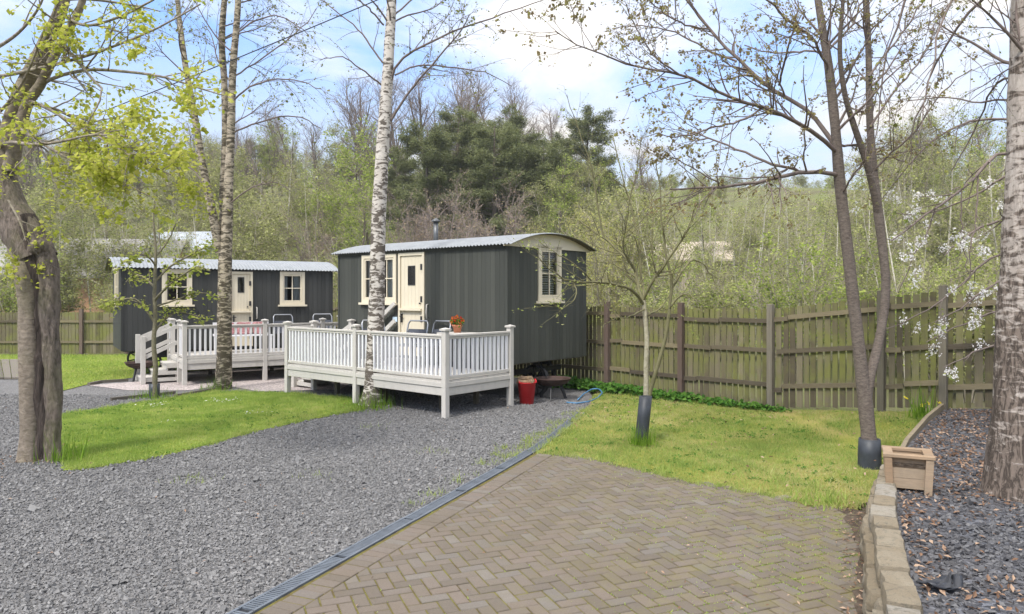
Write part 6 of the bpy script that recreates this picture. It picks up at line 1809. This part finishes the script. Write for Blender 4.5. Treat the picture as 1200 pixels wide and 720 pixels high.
# ---- blossoming tree beyond the old birch, mostly outside the picture
def blossom():
    g = np.random.default_rng(101); Y = 9.2
    o = np.array([7.1, 9.2, 0.42])
    stems, sr = wood([[(1258, 500, 9), (1256, 420, 8), (1250, 330, 7), (1246, 240, 6, .1), (1244, 150, 5, .2), (1250, 40, 3.5, .3)]], Y0=Y, n=20)
    br, rr = wood([
        [(1248, 270, 4), (1216, 196, 3.4, -.1), (1171, 180, 3, -.3), (1146, 206, 2.7, -.4), (1127, 222, 2.4, -.5), (1097, 242, 2, -.5), (1075, 260, 1.6, -.6), (1045, 284, 1, -.6)],
        [(1146, 206, 1.6, -.4), (1144, 255, 1.4, -.5), (1137, 292, 1.2, -.6), (1139, 327, 0.8, -.6)],
        [(1127, 222, 1.4, -.5), (1127, 267, 1.2, -.5), (1130, 300, 1, -.6), (1137, 330, 0.7, -.6)],
        [(1097, 242, 1.4, -.5), (1085, 277, 1.2, -.5), (1070, 302, 1, -.6), (1056, 336, 0.6, -.6)],
        [(1246, 240, 3), (1200, 150, 2.6, .2), (1150, 140, 2.2, .3), (1100, 160, 1.8, .4), (1060, 200, 1.2, .5), (1030, 240, 0.7, .6)],
        [(1250, 320, 3), (1200, 260, 2.6, .2), (1160, 262, 2.2, .2), (1130, 280, 1.6, .2), (1105, 300, 1, .2)],
        [(1252, 360, 3), (1210, 320, 2.6, 0), (1170, 330, 2, -.2), (1130, 358, 1.4, -.3), (1095, 376, 0.9, -.3)],
        [(1252, 340, 3), (1205, 300, 2.6, .3), (1165, 300, 2, .4), (1120, 340, 1.4, .5), (1070, 372, 1, .5), (1035, 385, 0.6, .5)],
        [(1244, 180, 2.8), (1190, 200, 2.3, .5), (1140, 230, 1.8, .7), (1090, 250, 1.3, .9), (1050, 250, 0.8, 1)],
        [(1254, 400, 2.4), (1200, 400, 2, -.3), (1150, 410, 1.4, -.4), (1105, 432, 0.8, -.5)],
        [(1252, 380, 2.4), (1190, 360, 2, .6), (1130, 380, 1.4, .8), (1085, 402, 0.8, .9)]], Y0=Y, n=14, jitter=0.012, seed=9, thin=0.65)
    c1, r1 = children(g, br, rr, dict(per_m=3.6, t=(0.25, 1.0), len=(0.2, 0.6), taper=0.3, ang=(25, 60), rr=0.55, rmin=0.003, wander=0.12, up=-0.04, n=6))
    tr = MB(); tubes(tr, stems, sr, 12)
    bw = MB(); tubes(bw, br, rr, 6); tubes(bw, c1, r1, 4)
    low = (c1[:, -1, 2] < 3.7)
    fl = MB()
    pick = c1[low & (g.random(len(c1)) < 0.62)]
    for _ in range(1):
        m_ = len(pick); k = 15
        ctr = pick[np.repeat(np.arange(m_), 2), np.tile([3, 5], m_)]
        ctr = ctr[g.random(len(ctr)) < 0.62]
        p_ = np.repeat(ctr, k, 0) + g.normal(0, 0.034, (len(ctr) * k, 3))
        a = np.repeat(p_, 3, 0) + g.normal(0, 0.006, (len(p_) * 3, 3))
        fl.add(*clump_leaves(a, 0.022, 1.6))
    lf = MB(); lf.add(*leaves(g, c1, 2.0, 0.045, 0.4, 0.8, 0.03, 0.36))
    localise([tr, bw, fl, lf], o)
    root = tree_root("blossom_tree", "white flowering tree whose branches hang in behind the old birch", o)
    tr.build("trunk", M["cherry"], root, True); bw.build("branches", M["twig"], root, True); lf.build("crown", M["leaf_sap"], root); fl.build("blossom", M["blossom"], root)
blossom()

# ---- cable overhead
cb = MB(); tt = np.linspace(0, 1, 40)
A = np.array(P(-420, 330, 16.0)); B_ = np.array(P(760, -110, 9.0))
pts = A + (B_ - A) * tt[:, None]; pts[:, 2] -= 0.35 * 4 * tt * (1 - tt) - 0.30
cb.tube(pts, 0.008, 6)
tag(cb.build("overhead_cable", M["black_plastic"], None, True), "thin black cable slung between the trees overhead", "cable")
# ------------------------------------------------------------------ trees and shrubs beyond the fences
def variant(seed, H, trunk_r, stems, lim, sec, twg, leaf, mats, spread=0.0, lean=0.03):
    """one tree of its kind, about H metres high, standing at the origin"""
    g = np.random.default_rng(seed)
    S = []; SR = []
    for k in range(stems):
        a = g.random() * 6.28; ox = spread * 0.12 * g.random()
        n = 10; p = np.zeros((n, 3)); p[0] = (ox * math.cos(a), ox * math.sin(a), 0)
        d = unit(np.array([math.cos(a) * spread * g.uniform(0.5, 1), math.sin(a) * spread * g.uniform(0.5, 1), 1.0]))
        h = H * (1 if k == 0 else g.uniform(0.7, 1.0))
        for q in range(1, n):
            p[q] = p[q - 1] + d * h / (n - 1)
            d = unit(d + g.normal(0, lean, 3) + np.array([0, 0, 0.05]))
        S.append(p); SR.append(trunk_r * (1 if k == 0 else 0.8) * np.linspace(1, 0.12, n))
    S, SR = np.array(S), np.array(SR)
    S[:, 0, 2] -= 0.3
    l1, r1 = children(g, S, SR, lim)
    l2, r2 = children(g, l1, r1, sec)
    tr = MB(); tubes(tr, S, SR, 7)
    bw = MB(); tubes(bw, l1, r1, 4); tubes(bw, l2, r2, 3)
    l3 = l2
    if twg:
        l3, r3 = children(g, l2, r2, twg); tubes(bw, l3, r3, 3)
    parts = [("trunk", tr.mesh("trunk", mats[0], True)), ("branches", bw.mesh("branches", mats[1]))]
    if leaf:
        lf = MB(); lf.add(*leaves(g, l3, *leaf)); parts.append(("crown", lf.mesh("crown", mats[2])))
    return H, parts
def pine(seed, H):
    g = np.random.default_rng(seed)
    n = 10; S = np.zeros((1, n, 3)); S[0, :, 2] = np.linspace(-0.3, H, n); S[0, :, :2] = np.cumsum(g.normal(0, 0.06, (n, 2)), 0)
    SR = np.linspace(0.24, 0.03, n)[None]
    l1, r1 = children(g, S, SR, dict(per=96, t=(0.14, 0.99), len=(2.6, 4.6), taper=0.55, ang=(65, 95), rr=0.3, rmin=0.012, wander=0.09, up=0.045, n=8))
    l2, r2 = children(g, l1, r1, dict(per_m=4.6, t=(0.25, 1.0), len=(0.5, 1.2), taper=0.4, ang=(25, 60), rr=0.5, rmin=0.006, wander=0.1, up=0.08, n=5, flat=0.5))
    tr = MB(); tubes(tr, S, SR, 8)
    bw = MB(); tubes(bw, l1, r1, 4); tubes(bw, l2, r2, 3)
    lf = MB(); lf.add(*leaves(g, l2, 46, 0.18, 0.1, -0.25, 0.17, 0.18)); lf.add(*leaves(g, l1, 34, 0.18, 0.6, -0.25, 0.07, 0.14))
    return H, [("trunk", tr.mesh("trunk", M["trunk_dark"], True)), ("branches", bw.mesh("branches", M["twig_bare"])), ("crown", lf.mesh("crown", M["needles"]))]

KIND = {}
birch_lim = dict(per=34, t=(0.25, 1.0), len=(1.3, 2.4), taper=0.6, ang=(30, 55), rr=0.4, rmin=0.012, wander=0.08, up=0.04, n=7)
birch_sec = dict(per_m=3.2, t=(0.2, 1.0), len=(0.5, 1.1), taper=0.4, ang=(25, 55), rr=0.5, rmin=0.008, wander=0.1, up=0.0, n=5)
birch_twg = dict(per_m=3.2, t=(0.2, 1.0), len=(0.25, 0.6), taper=0.3, ang=(25, 55), rr=0.6, rmin=0.006, wander=0.1, up=-0.03, n=3)
KIND["slender_birch"] = [variant(200 + k, 10.0, 0.065, 1 + k % 2, birch_lim, birch_sec, birch_twg, (3.6, 0.095, 0.1, 0.3, 0.10), (M["trunk_pale"], M["twig_bg"], M["leaf_bg"]), 0.12) for k in range(4)]
bare_lim = dict(per=26, t=(0.22, 1.0), len=(3.4, 5.6), taper=0.6, ang=(20, 48), rr=0.5, rmin=0.02, wander=0.09, up=0.10, n=9)
bare_sec = dict(per_m=2.4, t=(0.15, 1.0), len=(0.9, 2.0), taper=0.5, ang=(22, 50), rr=0.5, rmin=0.012, wander=0.1, up=0.09, n=6)
bare_twg = dict(per_m=3.0, t=(0.2, 1.0), len=(0.4, 0.9), taper=0.3, ang=(20, 48), rr=0.6, rmin=0.007, wander=0.1, up=0.06, n=3)
KIND["bare_tree"] = [variant(220 + k, 13.0, 0.20, 1 + k, bare_lim, bare_sec, bare_twg, None, (M["trunk_dark"], M["twig_bare"]), 0.2) for k in range(3)]
fr_lim = dict(per=42, t=(0.12, 1.0), len=(2.2, 3.6), taper=0.62, ang=(35, 70), rr=0.4, rmin=0.015, wander=0.1, up=0.06, n=7)
fr_sec = dict(per_m=3.0, t=(0.2, 1.0), len=(0.6, 1.3), taper=0.4, ang=(30, 60), rr=0.5, rmin=0.008, wander=0.1, up=0.02, n=5)
fr_twg = dict(per_m=3.0, t=(0.2, 1.0), len=(0.3, 0.6), taper=0.3, ang=(30, 60), rr=0.6, rmin=0.006, wander=0.1, up=0.0, n=3)
KIND["leafy_tree"] = [variant(240 + k, 9.5, 0.13, 1, fr_lim, fr_sec, fr_twg, (8.0, 0.115, 0.1, 0.3, 0.10), (M["trunk_dark"], M["twig_bg"], M["leaf_fresh"]), 0.1) for k in range(3)]
KIND["grey_willow"] = [variant(260 + k, 7.5, 0.06, 3, fr_lim, fr_sec, birch_twg, (8.0, 0.105, 0.1, 0.3, 0.12), (M["trunk_pale"], M["twig_bg"], M["leaf_grey"]), 0.28) for k in range(3)]
KIND["pine_tree"] = [pine(280 + k, 13.0) for k in range(3)]
sh_lim = dict(per=15, t=(0.12, 1.0), len=(0.8, 1.5), taper=0.5, ang=(25, 60), rr=0.5, rmin=0.009, wander=0.12, up=0.06, n=6)
sh_sec = dict(per_m=4.5, t=(0.2, 1.0), len=(0.3, 0.7), taper=0.4, ang=(25, 60), rr=0.6, rmin=0.006, wander=0.12, up=0.03, n=4)
KIND["shrub"] = [variant(300 + k, 3.2, 0.03, 7, sh_lim, sh_sec, None, (13.0, 0.056, 0.1, 0.2, 0.07), (M["twig_bg"], M["twig_bg"], M["leaf_bg" if k != 1 else "leaf_fresh"]), 0.55) for k in range(3)]
KIND["yellow_willow"] = [variant(320 + k, 5.0, 0.05, 7, sh_lim | dict(per=20, len=(1.0, 2.0)), sh_sec, None, (8.0, 0.055, 0.1, 0.2, 0.06), (M["twig_bg"], M["twig_bg"], M["leaf_yellow"]), 0.45) for k in range(2)]
KIND["budding_shrub"] = [variant(340 + k, 4.5, 0.05, 6, sh_lim | dict(per=24, len=(1.0, 2.0)), sh_sec | dict(per_m=6.5), None, (2.6, 0.05, 0.1, 0.0, 0.03), (M["twig_bare"], M["twig_bare"], M["leaf_bud"]), 0.5) for k in range(2)]

WORDS = {"slender_birch": ("slender pale birch in thin leaf", "birch", "birches on the wooded slope"),
         "bare_tree": ("bare grey brown tree", "tree", "bare trees on the wooded slope"),
         "leafy_tree": ("fresh green leafy tree", "tree", "leafy trees on the wooded slope"),
         "grey_willow": ("bushy grey green tree", "tree", "grey green trees on the wooded slope"),
         "pine_tree": ("dark green pine", "pine", "pines on the wooded slope"),
         "shrub": ("low thin leaved shrub", "shrub", "shrubs beyond the fences"),
         "yellow_willow": ("bright yellow green willow", "shrub", "yellow green willows beyond the fence"),
         "budding_shrub": ("pinkish brown budding shrub", "shrub", "budding shrubs behind the near hut")}
def where(px, Y):
    side = ("left of the charcoal hut" if px < 130 else "above the charcoal hut" if px < 390 else "above the green hut" if px < 690 else
            "left of the forked cherry" if px < 1000 else "right of the forked cherry")
    deep = "close behind the fence" if Y < 33 else "low on the slope" if Y < 48 else "halfway up the slope" if Y < 75 else "high on the slope"
    return deep, side
count = {}
gb = np.random.default_rng(404)
def plant(kind, px, Y, top=None, h=None, wide=1.0):
    H, parts = KIND[kind][int(gb.integers(0, len(KIND[kind])))]
    x = (px - CX) / F * Y; z = float(hill_z(x, Y))
    if top is not None: h = CAM_H + (HY - top) / F * Y - z
    t_ = HY - (z + h - CAM_H) * F / Y            # keep the skyline of the slope where it is
    lim = 205 + gb.uniform(0, 22) if 715 < px < 985 else (138 + gb.uniform(0, 50) if 110 < px <= 450 else (165 + gb.uniform(0, 40) if px <= 715 and px > 110 else 125))
    if top is None and t_ < lim: h = max(2.0, CAM_H + (HY - lim) / F * Y - z)
    s = h / H
    root = empty(kind, (x, Y, z), gb.random() * 6.28)
    root.scale = (s * wide, s * wide, s)
    w = WORDS[kind]; deep, side = where(px, Y)
    tag(root, f"{w[0]} {deep}, {side}", w[1], w[2])
    for n_, me in parts: link(n_, me, root)
    return root
for px, Y, top in ((498, 50, 152), (536, 54, 128), (578, 49, 148), (612, 55, 150), (640, 50, 172), (594, 60, 132), (300, 72, 166), (690, 62, 132), (468, 56, 178), (660, 66, 160)):
    plant("pine_tree", px, Y, top, wide=1.25)
for px, Y, top in ((398, 60, 118), (430, 62, 98), (470, 66, 92), (505, 68, 86), (545, 70, 88), (580, 68, 96), (622, 70, 108), (355, 66, 138), (330, 74, 142), (660, 74, 132), (706, 70, 150), (735, 74, 165),
                   (60, 62, 150), (110, 66, 165), (20, 60, 140), (165, 70, 168), (1080, 60, 150), (1165, 58, 140), (250, 75, 160), (445, 74, 110), (760, 66, 178), (285, 64, 150), (315, 60, 165), (235, 66, 150), (380, 58, 150), (200, 62, 170), (140, 60, 160), (340, 80, 135), (525, 76, 92), (602, 76, 95), (640, 80, 112), (486, 62, 100), (90, 75, 150), (270, 80, 168)):
    plant("bare_tree", px, Y, top, wide=1.45)
for px, Y, top in ((408, 42, 150), (436, 40, 185), (420, 36, 215), (268, 52, 190), (130, 46, 185), (60, 44, 200), (215, 60, 180), (655, 46, 195), (1130, 50, 150), (1190, 46, 158), (960, 44, 232), (10, 40, 190), (700, 52, 200)):
    plant("leafy_tree", px, Y, top)
for px, Y, top in ((560, 33, 222), (534, 31, 238), (470, 32, 232), (590, 30, 240), (500, 36, 215), (385, 34, 250)):
    plant("budding_shrub", px, Y, top, wide=0.9)
for px, Y, top in ((704, 24, 250), (672, 26, 262), (764, 24, 288), (650, 30, 258)):
    plant("yellow_willow", px, Y, top)
for px, Y, top in ((856, 34, 218), (880, 36, 205), (905, 35, 222), (925, 38, 212), (942, 36, 228), (830, 38, 226), (800, 34, 232), (778, 40, 222), (1040, 38, 150), (1075, 36, 165), (1110, 40, 130), (1150, 36, 150), (1180, 42, 140),
                   (1015, 44, 175), (990, 42, 215), (1060, 48, 140), (120, 40, 225), (95, 38, 235), (150, 42, 215), (180, 40, 230), (300, 40, 200), (335, 44, 195), (365, 42, 190), (240, 38, 215), (320, 36, 232), (108, 33, 240), (132, 34, 246), (196, 36, 238), (216, 35, 250)):
    plant("slender_birch", px, Y, top)
# the rest of the wooded slope, row behind row
for Y, step, kinds in ((30, 3.4, "ggsgl"), (36, 3.0, "gbsgll"), (43, 3.4, "gbgggl"), (52, 3.6, "gbggl"), (63, 4.0, "ggglrb"), (76, 4.8, "gbgrb"), (91, 5.2, "gbgrp"), (106, 5.6, "grgbg"), (120, 6.0, "ggbgr"), (131, 6.0, "gbgrg")):
    xs = np.arange(-0.78 * Y, 0.78 * Y, step)
    for k, x in enumerate(xs):
        c = kinds[int(gb.integers(0, len(kinds)))]
        yy = Y + gb.uniform(-3, 3); xx = x + gb.uniform(-0.45, 0.45) * step
        px = CX + xx / yy * F
        if px < -70 or px > 1270: continue
        if 430 < px < 650 and yy < 46: continue
        if 700 < px < 1000: c = "b" if gb.random() < 0.5 else ("s" if c == "r" else c)
        if c == "p" and px > 740: c = "g"
        kind = {"g": "grey_willow", "b": "slender_birch", "s": "shrub", "l": "leafy_tree", "r": "bare_tree", "p": "pine_tree"}[c]
        hh = {"g": (4.6, 7.5), "b": (5.5, 9.0), "s": (2.2, 3.8), "l": (5, 8), "r": (7, 10), "p": (7, 10)}[c]
        h = gb.uniform(*hh)
        if Y < 40: h = min(h, 6.0)
        if Y > 100: h *= 0.85
        plant(kind, px, yy, None, h)
for Y in (84, 96, 108, 118, 127):
    for px in np.arange(715, 1000, 3.6 * F / Y):
        plant("grey_willow" if gb.random() < 0.7 else "leafy_tree", px + gb.uniform(-12, 12), Y + gb.uniform(-4, 4), None, gb.uniform(3.0, 5.0), wide=1.3)
# shrubs and saplings close behind the fences
for k in range(46):
    px = gb.uniform(-40, 1240)
    lowY = 26.5 if px < 400 else (24 if px < 600 else np.interp(px, [600, 700, 905, 1107, 1240], [21, 18.5, 15.5, 13.5, 13]))
    Y = lowY + gb.uniform(0.3, 7.5)
    plant("shrub", px, Y, None, gb.uniform(1.8, 3.4) if px > 600 else gb.uniform(2.4, 3.8))
for k in range(22):
    px = gb.uniform(740, 1230)
    lowY = np.interp(px, [700, 905, 1107, 1240], [20, 17.5, 15.5, 15])
    plant("slender_birch", px, lowY + gb.uniform(1, 10), None, gb.uniform(4.0, 6.2))
# ------------------------------------------------------------------ thin spring haze over the valley
hz = MB(); hz.span(-615, 615, -70, 905, -1.2, 46)
hm = bpy.data.materials.new("haze"); hm.use_nodes = True
ht = hm.node_tree; ht.nodes.clear()
ho = ht.nodes.new("ShaderNodeOutputMaterial"); hv = ht.nodes.new("ShaderNodeVolumePrincipled")
hv.inputs["Color"].default_value = (0.86, 0.90, 0.92, 1); hv.inputs["Density"].default_value = 0.0006
hv.inputs["Anisotropy"].default_value = 0.2
ht.links.new(hv.outputs[0], ho.inputs["Volume"])
tag(hz.build("haze", hm), "thin pale haze over the wooded slope", "haze", kind="stuff")
